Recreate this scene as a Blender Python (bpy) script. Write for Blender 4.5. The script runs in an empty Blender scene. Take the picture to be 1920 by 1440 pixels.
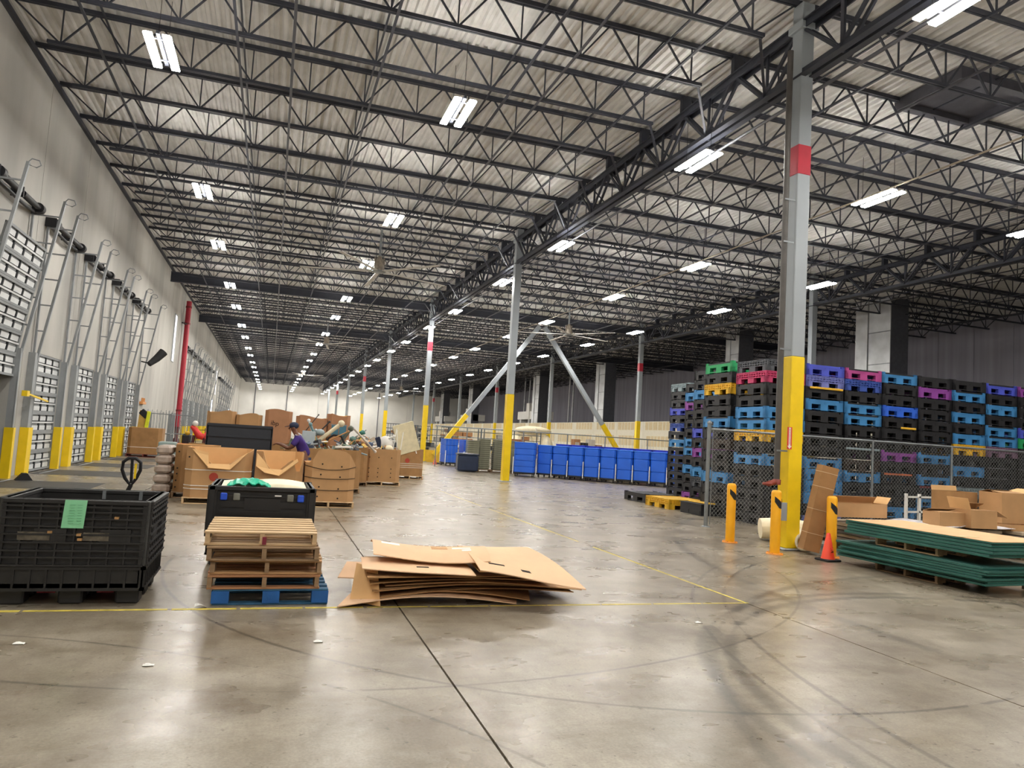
import bpy, math, random
from mathutils import Vector, Matrix
random.seed(7)
PI = math.pi
SC = bpy.context.scene
COL = SC.collection

# ------------------------------------------------------------------ camera, world, exposure
cam_d = bpy.data.cameras.new('camera')
cam = bpy.data.objects.new('camera', cam_d); COL.objects.link(cam)
cam_d.sensor_width = 36.0
cam_d.lens = 36.0 * 1360.0 / 1920.0
cam_d.clip_start = 0.05; cam_d.clip_end = 400
RX = (0.9471288, 0.0825777, 0.3100450)
RY = (-0.3149242, 0.0543453, 0.9475597)
RZ = (0.0613978, -0.9951018, 0.0774777)
cam.matrix_world = Matrix(((RX[0], -RX[1], -RX[2], 0.0), (RY[0], -RY[1], -RY[2], 0.0), (RZ[0], -RZ[1], -RZ[2], 1.65), (0, 0, 0, 1)))
SC.camera = cam
wd = bpy.data.worlds.new('world'); SC.world = wd; wd.use_nodes = True
wd.node_tree.nodes['Background'].inputs[0].default_value = (0.75, 0.85, 1, 1)
wd.node_tree.nodes['Background'].inputs[1].default_value = 0.6
vs = SC.view_settings
vs.view_transform = 'Standard'; vs.look = 'None'; vs.gamma = 1.0; vs.use_curve_mapping = False
vs.exposure = 0.75
LAMP = 100.0                      # radiance of the ceiling lamps' tubes
SC.cycles.max_bounces = 8; SC.cycles.diffuse_bounces = 5; SC.cycles.glossy_bounces = 3

# ------------------------------------------------------------------ helpers
def lin(c):
    if isinstance(c, str):
        c = [int(c[i:i + 2], 16) / 255 for i in (0, 2, 4)]
    return tuple(((x / 12.92) if x <= 0.04045 else ((x + 0.055) / 1.055) ** 2.4) for x in c)

MATS = {}
def mat(name, col, rough=0.6, metal=0.0, var=0.12, scale=5.0, bump=0.0, bscale=60.0, emit=0.0, spec=0.5, stretch=None, transl=0.0):
    if name in MATS: return MATS[name]
    m = bpy.data.materials.new(name); m.use_nodes = True
    nt = m.node_tree; N = nt.nodes; L = nt.links
    b = N['Principled BSDF']
    c = lin(col)
    b.inputs['Roughness'].default_value = rough
    b.inputs['Metallic'].default_value = metal
    b.inputs['Specular IOR Level'].default_value = spec
    b.inputs['Base Color'].default_value = (*c, 1)
    if var > 0 or bump > 0:
        tc = N.new('ShaderNodeTexCoord'); mp = N.new('ShaderNodeMapping')
        L.new(tc.outputs['Object'], mp.inputs[0])
        if stretch: mp.inputs['Scale'].default_value = stretch
    if var > 0:
        nz = N.new('ShaderNodeTexNoise'); nz.inputs['Scale'].default_value = scale; nz.inputs['Detail'].default_value = 5
        L.new(mp.outputs[0], nz.inputs['Vector'])
        cr = N.new('ShaderNodeValToRGB')
        cr.color_ramp.elements[0].position = 0.3; cr.color_ramp.elements[1].position = 0.72
        cr.color_ramp.elements[0].color = (*[x * (1 - var) for x in c], 1)
        cr.color_ramp.elements[1].color = (*[min(1, x * (1 + var)) for x in c], 1)
        L.new(nz.outputs['Fac'], cr.inputs[0]); L.new(cr.outputs[0], b.inputs['Base Color'])
    if bump > 0:
        n2 = N.new('ShaderNodeTexNoise'); n2.inputs['Scale'].default_value = bscale; n2.inputs['Detail'].default_value = 4
        L.new(mp.outputs[0], n2.inputs['Vector'])
        bp = N.new('ShaderNodeBump'); bp.inputs['Strength'].default_value = bump; bp.inputs['Distance'].default_value = 0.02
        L.new(n2.outputs['Fac'], bp.inputs['Height']); L.new(bp.outputs[0], b.inputs['Normal'])
    if emit > 0:
        b.inputs['Emission Color'].default_value = (*c, 1); b.inputs['Emission Strength'].default_value = emit
    MATS[name] = m
    return m

class MB:
    """collects shapes into one mesh"""
    def __init__(s): s.v = []; s.f = []; s.m = []; s.s = []
    def add(s, vs_, fs, m=0, smooth=False):
        o = len(s.v); s.v += [tuple(p) for p in vs_]
        for f in fs:
            s.f.append(tuple(i + o for i in f)); s.m.append(m); s.s.append(smooth)
        return s
    def box(s, c, d, rz=0.0, m=0, ch=0.0, rx=0.0, ry=0.0):
        x, y, z = d[0] / 2, d[1] / 2, d[2] / 2
        if ch <= 0:
            P = [(-x, -y, -z), (x, -y, -z), (x, y, -z), (-x, y, -z), (-x, -y, z), (x, -y, z), (x, y, z), (-x, y, z)]
            F = [(0, 3, 2, 1), (4, 5, 6, 7), (0, 1, 5, 4), (1, 2, 6, 5), (2, 3, 7, 6), (3, 0, 4, 7)]
        else:
            ch = min(ch, x * .9, y * .9, z * .9); P = []; F = []
            pr = [(-x + ch, -y), (x - ch, -y), (x, -y + ch), (x, y - ch), (x - ch, y), (-x + ch, y), (-x, y - ch), (-x, -y + ch)]
            k = 1 - 0 * ch
            q = [(a * (x - ch) / x, b_ * (y - ch) / y) for a, b_ in pr]
            for ring, zz in ((q, -z), (pr, -z + ch), (pr, z - ch), (q, z)):
                P += [(a, b_, zz) for a, b_ in ring]
            for r in range(3):
                for i in range(8):
                    j = (i + 1) % 8; F.append((r * 8 + i, r * 8 + j, r * 8 + 8 + j, r * 8 + 8 + i))
            F.append(tuple(range(7, -1, -1))); F.append(tuple(range(24, 32)))
        if rz or rx or ry:
            M = Matrix.Rotation(rz, 3, 'Z') @ Matrix.Rotation(ry, 3, 'Y') @ Matrix.Rotation(rx, 3, 'X')
            P = [tuple(M @ Vector(p)) for p in P]
        return s.add([(p[0] + c[0], p[1] + c[1], p[2] + c[2]) for p in P], F, m)
    def span(s, a, b, m=0, ch=0.0):
        return s.box([(a[i] + b[i]) / 2 for i in range(3)], [abs(b[i] - a[i]) for i in range(3)], m=m, ch=ch)
    def beam(s, p0, p1, w, h=None, m=0, up=(0, 0, 1)):
        h = h or w; a = Vector(p0); b = Vector(p1); d = (b - a).normalized(); u = Vector(up)
        if abs(d.dot(u)) > 0.98: u = Vector((1, 0, 0))
        x = d.cross(u).normalized() * (w / 2); y = x.cross(d).normalized() * (h / 2)
        P = [a - x - y, a + x - y, a + x + y, a - x + y, b - x - y, b + x - y, b + x + y, b - x + y]
        return s.add(P, [(0, 1, 2, 3), (7, 6, 5, 4), (0, 4, 5, 1), (1, 5, 6, 2), (2, 6, 7, 3), (3, 7, 4, 0)], m)
    def sweep(s, pts, r, n=8, m=0, closed=False):
        pts = [Vector(p) for p in pts]; k = len(pts); rs = r if isinstance(r, (list, tuple)) else [r] * k
        P = []; u = Vector((0.13, 0.21, 0.97)).normalized()
        for i, p in enumerate(pts):
            t = (pts[(i + 1) % k] - pts[i - 1]) if closed else (pts[min(i + 1, k - 1)] - pts[max(i - 1, 0)])
            t.normalize()
            if abs(t.dot(u)) > 0.97: u = Vector((1, 0.05, 0)).normalized()
            a = t.cross(u).normalized(); b = t.cross(a)
            for j in range(n):
                A = 2 * PI * j / n; P.append(p + (a * math.cos(A) + b * math.sin(A)) * rs[i])
        F = []
        for i in range(k if closed else k - 1):
            i2 = (i + 1) % k
            for j in range(n):
                j2 = (j + 1) % n; F.append((i * n + j, i * n + j2, i2 * n + j2, i2 * n + j))
        s.add(P, F, m, n > 4)
        if not closed:
            s.add(P[:n], [tuple(range(n - 1, -1, -1))], m); s.add(P[-n:], [tuple(range(n))], m)
        return s
    def tube(s, a, b, r, n=10, m=0): return s.sweep([a, b], r, n, m)
    def lathe(s, prof, c=(0, 0, 0), n=20, m=0):
        P = []; F = []
        for r, z in prof:
            for j in range(n):
                A = 2 * PI * j / n; P.append((c[0] + r * math.cos(A), c[1] + r * math.sin(A), c[2] + z))
        for i in range(len(prof) - 1):
            for j in range(n):
                j2 = (j + 1) % n; F.append((i * n + j, i * n + j2, (i + 1) * n + j2, (i + 1) * n + j))
        s.add(P, F, m, True)
        s.add(P[:n], [tuple(range(n - 1, -1, -1))], m); s.add(P[-n:], [tuple(range(n))], m)
        return s
    def prism(s, poly, depth, M=None, m=0):
        """polygon in local XY extruded along local Z by depth; M maps to place"""
        n = len(poly); P = [Vector((x, y, 0)) for x, y in poly] + [Vector((x, y, depth)) for x, y in poly]
        if M is not None: P = [M @ p for p in P]
        F = [tuple(range(n - 1, -1, -1)), tuple(range(n, 2 * n))]
        F += [(i, (i + 1) % n, n + (i + 1) % n, n + i) for i in range(n)]
        return s.add(P, F, m)
    def sheet(s, fn, nu, nv, t=0.01, m=0, smooth=False):
        P = []; F = []
        for k in (0, 1):
            for i in range(nu + 1):
                for j in range(nv + 1):
                    p = Vector(fn(i / nu, j / nv)); P.append((p[0], p[1], p[2] - (t if k else 0)))
        o = (nu + 1) * (nv + 1); w = nv + 1
        for i in range(nu):
            for j in range(nv):
                a = i * w + j
                F.append((a, a + w, a + w + 1, a + 1)); F.append((o + a + 1, o + a + w + 1, o + a + w, o + a))
        for i in range(nu):
            for j in (0, nv):
                a = i * w + j; F.append((a, o + a, o + a + w, a + w) if j == 0 else (a, a + w, o + a + w, o + a))
        for j in range(nv):
            for i in (0, nu):
                a = i * w + j; F.append((a, a + 1, o + a + 1, o + a) if i == 0 else (a, o + a, o + a + 1, a + 1))
        return s.add(P, F, m, smooth)
    def blob(s, c, d, n=10, k=7, m=0, wob=0.0):
        P = []; F = []
        for i in range(k + 1):
            th = PI * i / k
            for j in range(n):
                A = 2 * PI * j / n; w = 1 + wob * (random.random() - .5)
                P.append((c[0] + d[0] * w * math.sin(th) * math.cos(A), c[1] + d[1] * w * math.sin(th) * math.sin(A), c[2] + d[2] * w * math.cos(th)))
        for i in range(k):
            for j in range(n):
                j2 = (j + 1) % n; F.append((i * n + j, (i + 1) * n + j, (i + 1) * n + j2, i * n + j2))
        return s.add(P, F, m, True)
    def build(s, name, mats, parent=None, kind=None, bevel=0.0):
        me = bpy.data.meshes.new(name); me.from_pydata(s.v, [], s.f)
        if not isinstance(mats, (list, tuple)): mats = [mats]
        for q in mats: me.materials.append(q)
        me.polygons.foreach_set('material_index', s.m); me.polygons.foreach_set('use_smooth', s.s)
        me.update()
        o = bpy.data.objects.new(name, me); COL.objects.link(o)
        if parent: o.parent = parent
        if kind: o['kind'] = kind
        if bevel > 0:
            b = o.modifiers.new('bevel', 'BEVEL'); b.width = bevel; b.segments = 1; b.limit_method = 'ANGLE'
        return o

def tag(o, label, cat, group=None):
    o['label'] = label; o['category'] = cat
    if group: o['group'] = group
    return o
def thing(name, label, cat, loc=(0, 0, 0), rz=0.0, group=None):
    o = bpy.data.objects.new(name, None); COL.objects.link(o); o.location = loc; o.rotation_euler = (0, 0, rz)
    o.empty_display_size = 0.1
    return tag(o, label, cat, group)
def struct(name, loc=(0, 0, 0)):
    o = bpy.data.objects.new(name, None); COL.objects.link(o); o.location = loc; o['kind'] = 'structure'; return o
def kids(o): return [c for c in bpy.data.objects if c.parent is o]
KIDS = {}
def dup(root, loc=None, rz=None, label=None, group=None, paint=None):
    if root.name not in KIDS: KIDS[root.name] = [(c, kids(c)) for c in kids(root)]
    r = root.copy(); COL.objects.link(r)
    if loc is not None: r.location = loc
    if rz is not None: r.rotation_euler = (0, 0, rz)
    if label: r['label'] = label
    if group: r['group'] = group
    for ch, gs in KIDS[root.name]:
        c = ch.copy(); COL.objects.link(c); c.parent = r
        if paint: repaint(c, paint)
        for g in gs:
            d = g.copy(); COL.objects.link(d); d.parent = c
    if paint and r.type == 'MESH': repaint(r, paint)
    return r
def repaint(o, m):
    sl = o.material_slots[0]; sl.link = 'OBJECT'; sl.material = m
def clone(o, parent, loc=None, rz=None):
    c = o.copy(); COL.objects.link(c); c.parent = parent
    if loc is not None: c.location = loc
    if rz is not None: c.rotation_euler = (0, 0, rz)
    return c
ORD = ['first', 'second', 'third', 'fourth', 'fifth', 'sixth', 'seventh', 'eighth', 'ninth', 'tenth', 'eleventh', 'twelfth', 'thirteenth', 'fourteenth', 'fifteenth', 'sixteenth', 'seventeenth', 'eighteenth', 'nineteenth', 'twentieth', 'twenty-first']

# ------------------------------------------------------------------ materials
def floor_mat():
    m = bpy.data.materials.new('polished_concrete'); m.use_nodes = True
    nt = m.node_tree; N = nt.nodes; L = nt.links; b = N['Principled BSDF']
    geo = N.new('ShaderNodeNewGeometry')
    def math_(op, a, b_=None, c=None):
        n = N.new('ShaderNodeMath'); n.operation = op
        for i, x in enumerate((a, b_, c)):
            if x is None: continue
            if isinstance(x, (int, float)): n.inputs[i].default_value = x
            else: L.new(x, n.inputs[i])
        return n.outputs[0]
    def noise(scale, det=6, st=(1, 1, 1), rough=0.6):
        mp = N.new('ShaderNodeMapping'); mp.inputs['Scale'].default_value = st; L.new(geo.outputs['Position'], mp.inputs[0])
        n = N.new('ShaderNodeTexNoise'); n.inputs['Scale'].default_value = scale; n.inputs['Detail'].default_value = det; n.inputs['Roughness'].default_value = rough
        L.new(mp.outputs[0], n.inputs['Vector']); return n.outputs['Fac']
    def ramp(f, p0, p1, c0, c1):
        r = N.new('ShaderNodeValToRGB'); e = r.color_ramp.elements
        e[0].position = p0; e[1].position = p1; e[0].color = (*c0, 1); e[1].color = (*c1, 1); L.new(f, r.inputs[0]); return r.outputs[0]
    def mul(a, bb, f=1.0):
        x = N.new('ShaderNodeMix'); x.data_type = 'RGBA'; x.blend_type = 'MULTIPLY'; x.inputs[0].default_value = f
        L.new(a, x.inputs[6]); L.new(bb, x.inputs[7]); return x.outputs[2]
    base = ramp(noise(0.9, 10, (1, 1, 1), .68), 0.38, 0.62, lin('7b7060'), lin('9d9484'))
    base = mul(base, ramp(noise(1.5, 10, (.7, 1.6, 1), .74), 0.39, 0.53, (0.74, 0.70, 0.63), (1, 1, 1)), .75)
    base = mul(base, ramp(noise(4.5, 9, (1.6, .7, 1), .72), 0.38, 0.54, (0.80, 0.78, 0.75), (1, 1, 1)), .8)
    base = mul(base, ramp(noise(15.0, 6, (1, 1, 1), .6), 0.31, 0.38, (0.5, 0.48, 0.45), (1, 1, 1)), .9)
    base = mul(base, ramp(noise(60, 5), 0.36, 0.64, (0.80, 0.80, 0.80), (1.1, 1.1, 1.1)), .8)
    fade = noise(.35, 3)
    # tyre marks: arcs left by lift trucks
    sep = N.new('ShaderNodeSeparateXYZ'); L.new(geo.outputs['Position'], sep.inputs[0])
    rag = noise(9, 4)
    for cx, cy, r, w, dk in ((7.2, 3.2, 4.0, .055, .75), (7.2, 3.2, 4.22, .05, .8), (4.3, 9.2, 5.3, .016, .7), (-3.5, 1.0, 5.6, .012, .75), (9.8, 1.2, 7.4, .05, .85),
                             (1.0, 11.4, 6.6, .014, .72), (12.2, 2.6, 8.5, .02, .75), (12.2, 2.6, 8.85, .018, .8), (5.4, 0.4, 2.7, .02, .78), (20, 5.6, 14.2, .07, .88)):
        dx = math_('SUBTRACT', sep.outputs[0], cx); dy = math_('SUBTRACT', sep.outputs[1], cy)
        d = math_('SQRT', math_('ADD', math_('MULTIPLY', dx, dx), math_('MULTIPLY', dy, dy)))
        a = math_('ABSOLUTE', math_('SUBTRACT', d, r))
        a = math_('ADD', a, math_('MULTIPLY', math_('SUBTRACT', rag, 0.55), w * 2.2))
        a = math_('ADD', a, math_('MULTIPLY', math_('GREATER_THAN', fade, 0.53), w))
        base = mul(base, ramp(math_('DIVIDE', a, w * 2), 0.2, 0.75, (dk - .2, dk - .2, dk - .2), (1, 1, 1)))
    L.new(base, b.inputs['Base Color'])
    rr = N.new('ShaderNodeMapRange'); L.new(noise(1.2, 3, (1, 1.5, 1)), rr.inputs[0])
    rr.inputs[1].default_value = .3; rr.inputs[2].default_value = .7; rr.inputs[3].default_value = .24; rr.inputs[4].default_value = .36
    L.new(rr.outputs[0], b.inputs['Roughness'])
    bp = N.new('ShaderNodeBump'); bp.inputs['Strength'].default_value = .02; bp.inputs['Distance'].default_value = .01
    L.new(noise(1.5, 1), bp.inputs['Height']); L.new(bp.outputs[0], b.inputs['Normal'])
    return m

FLOOR = floor_mat()
CONC = mat('tilt_up_concrete', 'b2b0aa', .85, var=.26, scale=.4, bump=.15, bscale=30, stretch=(1, 1, .3))
ENDCONC = mat('end_wall_concrete', 'e6e5e0', .85, var=.1, scale=.3)
DARKWALL = mat('dark_wall_sheeting', '9a98a3', .8, var=.18, scale=.8, stretch=(1, 3, .15))
DECK = mat('roof_deck_paint', 'd0cfcc', .6, var=.12, scale=2.0)
STEEL = mat('joist_paint', '30333d', .55, var=.2, scale=2)
GREY = mat('column_grey_paint', '9aa1a6', .5, var=.06, scale=1.5)
YEL = mat('safety_yellow_paint', 'f0cb10', .45, var=.08, scale=3)
BOLY = mat('bollard_sleeve_yellow', 'f0ab12', .45, var=.05)
RED = mat('red_paint', 'b32a3c', .45, var=.08)
BLACKM = mat('black_plastic', '212225', .5, var=.18, scale=4)
BLACKF = mat('black_bin_plastic', '232222', .5, var=.25, scale=5)
RUB = mat('black_rubber', '17171a', .7, var=.1)
GALV = mat('galvanised_steel', '8b9093', .45, .6, var=.15, scale=4)
TRACK = mat('track_steel', '8b8f92', .5, .15, var=.15, scale=3)
DGREY = mat('door_frame_grey', '84888a', .6, var=.12, scale=3)
DWHITE = mat('door_panel_white', 'cfd2d2', .5, var=.08, scale=2)
DDARK = mat('door_recess', '33373a', .7, var=.1)
KRAFT = mat('kraft_cardboard', 'b38a5e', .8, var=.1, scale=3, bump=.03)
KRAFTIN = mat('kraft_cardboard_lit_inside', 'd9ae78', .8, var=.06, scale=3)  # paler than outside kraft: light on folded-out flaps put into the colour
KRAFTD = mat('worn_shaded_cardboard', '9c754a', .85, var=.14, scale=4)  # darker kraft for cartons; also carries the shade in the flattened pile
CARD = mat('pale_cardboard', 'ddb792', .8, var=.07, scale=3)
HOLE = mat('dark_hole', '201811', .9, var=0)
WOOD = mat('pallet_wood', 'c6a880', .75, var=.18, scale=3, stretch=(.6, 6, 6), bump=.1)
WOODW = mat('weathered_pallet_wood', '8f7457', .8, var=.25, scale=3, stretch=(.6, 6, 6), bump=.1)
WOODB = mat('blue_pallet_paint', '17569a', .65, var=.25, scale=5, bump=.1)
WOODBD = mat('worn_blue_pallet_board', '2b5877', .75, var=.3, scale=6, bump=.1)
LAMPM = mat('lamp_tube_glow', 'ffffff', .5, var=0, emit=LAMP)
LB = LAMPM.node_tree.nodes['Principled BSDF']; LB.inputs['Emission Color'].default_value = (1.0, 0.965, 0.905, 1)
DUCTM = mat('galvanised_duct', 'd0d2d4', .38, .35, var=.3, scale=.7)
HOUSE = mat('lamp_housing_white', 'd8d8d4', .4, var=0)
WHITEP = mat('white_plastic', 'e8e6e0', .5, var=.05)
STRAP = mat('white_strapping', 'e9e4da', .5, var=0)
TAPE = mat('worn_yellow_floor_tape', 'cdbb4e', .6, var=.25, scale=14)
CREAM = mat('cream_foam', 'efe4c6', .8, var=.08, scale=6, bump=.3, bscale=8)

# ------------------------------------------------------------------ setting
WX, DX, H, Y0, YE = -6.05, 38.6, 10.4, -14.0, 145.0
LINES = (9.05, 23.85)
CY = [11.05 + 16.8 * k for k in range(8)]

fl = MB(); fl.span((WX - .3, Y0, -.3), (DX + .3, YE, -.02))
floor = fl.build('floor', mat('slab_joint', '3d3931', .9), kind='structure')
xs = [WX, -2.6] + [1.3 + 3.9 * k for k in range(10)] + [DX]
ys = [Y0] + [19.45 + 16.8 * k for k in range(0, 8)] + [YE]
for i in range(len(xs) - 1):
    for j in range(len(ys) - 1):
        g = .008
        MB().span((xs[i] + g, ys[j] + (.003 if j else 0), -.02), (xs[i + 1] - g, ys[j + 1] - .003, 0)).build('slab', FLOOR, floor)
t1 = MB()
def tape_run(mb, x0, y0, x1, y1, w):
    n = int(max(abs(x1 - x0), abs(y1 - y0)) / .55)
    for k in range(n):
        if random.random() < .03: continue
        a = k / n; b = (k + .93 + random.random() * .07) / n; ww = w * (.75 + .4 * random.random())
        A = (x0 + (x1 - x0) * a, y0 + (y1 - y0) * a, .0015); B = (x0 + (x1 - x0) * b, y0 + (y1 - y0) * b, .0015)
        mb.beam(A, B, ww, .002)
tape_run(t1, WX + .3, 7.06, 1.0, 7.03, .05); tape_run(t1, 1.0, 7.03, 5.25, 7.0, .028)
t1.build('trim_1', TAPE, kind='structure')
t2 = MB(); tape_run(t2, 5.2, 7.0, 5.08, 15.5, .032); tape_run(t2, 5.08, 15.5, 5.0, 22, .025); t2.build('trim_2', TAPE, kind='structure')

# ceiling: corrugated deck + joists + girders as its parts
ce = MB(); P = []; x = WX - .2; prof = []
while x < DX + .2:
    prof += [(x, H), (x + .07, H), (x + .1, H + .06), (x + .17, H + .06)]; x += .2
n = len(prof)
ce.add([(a, Y0, z) for a, z in prof] + [(a, YE, z) for a, z in prof], [(i, i + 1, n + i + 1, n + i) for i in range(n - 1)])
ce.span((WX - .3, Y0, H + .08), (DX + .3, YE, H + .2))
ceiling = ce.build('ceiling', DECK, kind='structure')

def joist_mesh(x0, x1):
    m = MB(); zt, zb = H - .05, 9.52; L = x1 - x0
    m.span((x0, -.055, zt - .05), (x0 + L, -.012, zt + .045)); m.span((x0, .012, zt - .05), (x0 + L, .055, zt + .045))
    k = round((L - 2.2) / 1.24); st = (L - 2.2) / k
    b0 = x0 + 1.1; b1 = x1 - 1.1
    m.span((b0 - .25, -.05, zb - .035), (b1 + .25, -.01, zb + .035)); m.span((b0 - .25, .01, zb - .035), (b1 + .25, .05, zb + .035))
    for i in range(k + 1):
        xb = b0 + st * i
        m.beam((xb, 0, zb), (xb, 0, zt), .028)
        xl = x0 + .1 if i == 0 else xb - st / 2; xr = x1 - .1 if i == k else xb + st / 2
        m.beam((xb, 0, zb), (xl, 0, zt), .034); m.beam((xb, 0, zb), (xr, 0, zt), .034)
    return m
bays = [(WX, LINES[0] - .02), (LINES[0] + .02, LINES[1] - .02), (LINES[1] + .02, DX)]
JY = [11.1 + 2.1 * k for k in range(-11, 64)]
for a, b in bays:
    j0 = None
    for y in JY:
        if j0 is None:
            j0 = joist_mesh(a, b).build('roof_joist', STEEL, ceiling); j0.location = (0, y, 0)
        else: clone(j0, ceiling, (0, y, 0))
def girder_mesh():
    m = MB(); L = 16.8; n = 8; st = L / n; zb, zt = 8.85, 9.9
    for s in (-.11, .11):
        m.span((s - .07, 0, zt - .02), (s + .07, L, zt + .0)); m.span((s - .012 if s > 0 else s - .012, 0, zt - .14), (s + .012, L, zt))
        m.span((s - .07, 0, zb - .02), (s + .07, L, zb)); m.span((s - .012, 0, zb), (s + .012, L, zb + .12))
    for k in range(n):
        y = k * st
        for s in (-.075, .075):
            m.beam((s, y + .05, zt - .06), (s, y + st / 2, zb + .05), .075, .05, up=(1, 0, 0))
            m.beam((s, y + st - .05, zt - .06), (s, y + st / 2, zb + .05), .06, .05, up=(1, 0, 0))
        m.beam((0, y + st / 2, zb), (0, y + st / 2, zt), .05)
        m.beam((-.04, y + st / 2, zb + .02), (-.95, y + .05, 9.55), .05); m.beam((.04, y + st / 2, zb + .02), (.95, y + .05, 9.55), .05)
        m.span((-.12, y - .06, zt), (.12, y + .06, H - .05))
    return m
g0 = None
for lx in LINES:
    for k in range(-1, 8):
        y = 11.05 + 16.8 * k
        if g0 is None: g0 = girder_mesh().build('roof_girder', STEEL, ceiling); g0.location = (lx, y, 0)
        else: clone(g0, ceiling, (lx, y, 0))
gf = MB()
for lx in LINES: gf.span((lx - .11, Y0, 9.78), (lx + .11, 11.05 - 16.8, 9.9))
gf.build('roof_girder', STEEL, ceiling)
for y in (44.65, 61.45):
    s_ = MB(); s_.span((WX, y - .12, 9.42), (DX, y + .12, 9.46)); s_.span((WX, y - .12, 9.94), (DX, y + .12, 9.98)); s_.span((WX, y - .015, 9.46), (DX, y + .015, 9.94))
    s_.build('roof_strut', STEEL, ceiling)
for xx in (-4.15, -1.3, 1.62, 4.5, 7.3, 11.2, 14.6, 18.0, 21.4, 24.2, 27, 31, 35):
    b = MB(); b.span((xx - .025, Y0, 9.46), (xx + .025, YE, 9.5)); b.span((xx - .02, Y0, H - .14), (xx + .02, YE, H - .11))
    b.build('bridging_bar', STEEL, ceiling)
for xx in (-.2, 5.2, 12.6, 20.2, 27.5, 34.5):
    p = MB().tube((xx, Y0, 9.42), (xx, YE, 9.42), .03, 8)
    p.build('sprinkler_pipe', mat('dark_pipe', '3a3a40', .5), ceiling)

hm = MB(); hm.span((13.75, 11.7, H - .12), (15.75, 13.1, H - .02)); hm.span((13.6, 11.5, H - .3), (13.75, 13.3, H - .02)); hm.span((15.75, 11.5, H - .3), (15.9, 13.3, H - .02)); hm.span((13.75, 11.5, H - .25), (15.75, 11.7, H - .02)); hm.span((13.75, 13.1, H - .25), (15.75, 13.3, H - .02))
hm.build('roof_hatch', mat('hatch_dark', '4a4a52', .6, var=.15), ceiling)
# side / end walls
lw = struct('wall_left')
DOORS = [19.0, 23.2, 27.4, 31.6, 35.8] + [55.2 + 4.2 * k for k in range(6)] + [88.8 + 4.2 * k for k in range(6)]
DW, DH = 2.75, 3.2
edges = [Y0]
y = Y0
for q in range(38):
    y0 = Y0 + 4.2 * q; y1 = min(YE, y0 + 4.2)
    if y0 >= YE: break
    # panel joints fall midway between the doors (16.9, 21.1, 25.3 ...)
joints = [16.9 + 4.2 * k for k in range(-7, 31)]
joints = [j for j in joints if Y0 < j < YE]
joints = [Y0] + joints + [YE]
for a, b in zip(joints[:-1], joints[1:]):
    g = .012; d = [c for c in DOORS if a < c < b]; m = MB()
    if d:
        c = d[0]
        m.span((WX - .25, a + g, 0), (WX, c - DW / 2, DH)); m.span((WX - .25, c + DW / 2, 0), (WX, b - g, DH)); m.span((WX - .25, a + g, DH), (WX, b - g, H + .05))
    else: m.span((WX - .25, a + g, 0), (WX, b - g, H + .05))
    m.build('wall_panel', CONC, lw)
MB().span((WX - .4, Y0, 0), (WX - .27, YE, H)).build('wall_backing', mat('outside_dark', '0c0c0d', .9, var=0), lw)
MB().span((WX, Y0, H - .32), (WX + .09, YE, H - .2)).build('ledger_angle', STEEL, lw)

ew = struct('wall_end')
exs = [WX - .3, -3.3, 2.5, 8.3, 14.1, 19.9, 25.7, 31.5, 37.3, DX + .3]
for a, b in zip(exs[:-1], exs[1:]): MB().span((a + .02, YE, 0), (b - .02, YE + .3, H + .05)).build('wall_panel', ENDCONC, ew)
for xx in (-3.3, 2.5, 19.9):
    MB().tube((xx, YE - .15, 0), (xx, YE - .15, 9.4), .09, 10).build('downpipe', mat('pipe_dark', '6a6c70', .5), ew)
MB().span((WX - .3, YE + .3, 0), (DX + .3, YE + .4, H)).build('wall_backing', ENDCONC, ew)

rw = struct('wall_right'); yy = Y0
while yy < YE:
    y1 = min(YE, yy + 2.4)
    MB().span((DX, yy + .01, 0), (DX + .2, y1 - .01, H + .05)).build('wall_panel', DARKWALL, rw); yy = y1
MB().span((DX + .2, Y0, 0), (DX + .3, YE, H)).build('wall_backing', DARKWALL, rw)
MB().span((WX - .3, Y0 - .3, 0), (DX + .3, Y0, H + .1)).build('wall_back', CONC, kind='structure')

# white drywall office partition far right, its boards with taped joints
pw = struct('wall_partition')
DRY = mat('taped_drywall', 'f1ead6', .8, var=.04); TAN = mat('bare_drywall_board', 'e2cfa6', .8, var=.06)
PX, PT = 29.6, 3.9
yy = 30.0
while yy < YE:
    m = MB(); m.span((PX, yy + .01, 0), (PX + .15, yy + 4.86, PT))
    for r, z0 in enumerate((.5, 1.75, 3.1)):
        k = 0; y = yy + .5
        while y < yy + 4.2:
            w = .35 + .35 * random.random()
            m.span((PX - .006, y, z0 + .1), (PX, y + w, z0 + (.95 if r < 2 else .75)), m=1); y += w + .12
    m.build('drywall_board', [DRY, TAN], pw); yy += 4.88
MB().span((PX + .15, 30, PT - .1), (DX, YE, PT)).build('partition_roof', mat('office_roof', '8b8880', .8), pw)

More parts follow.
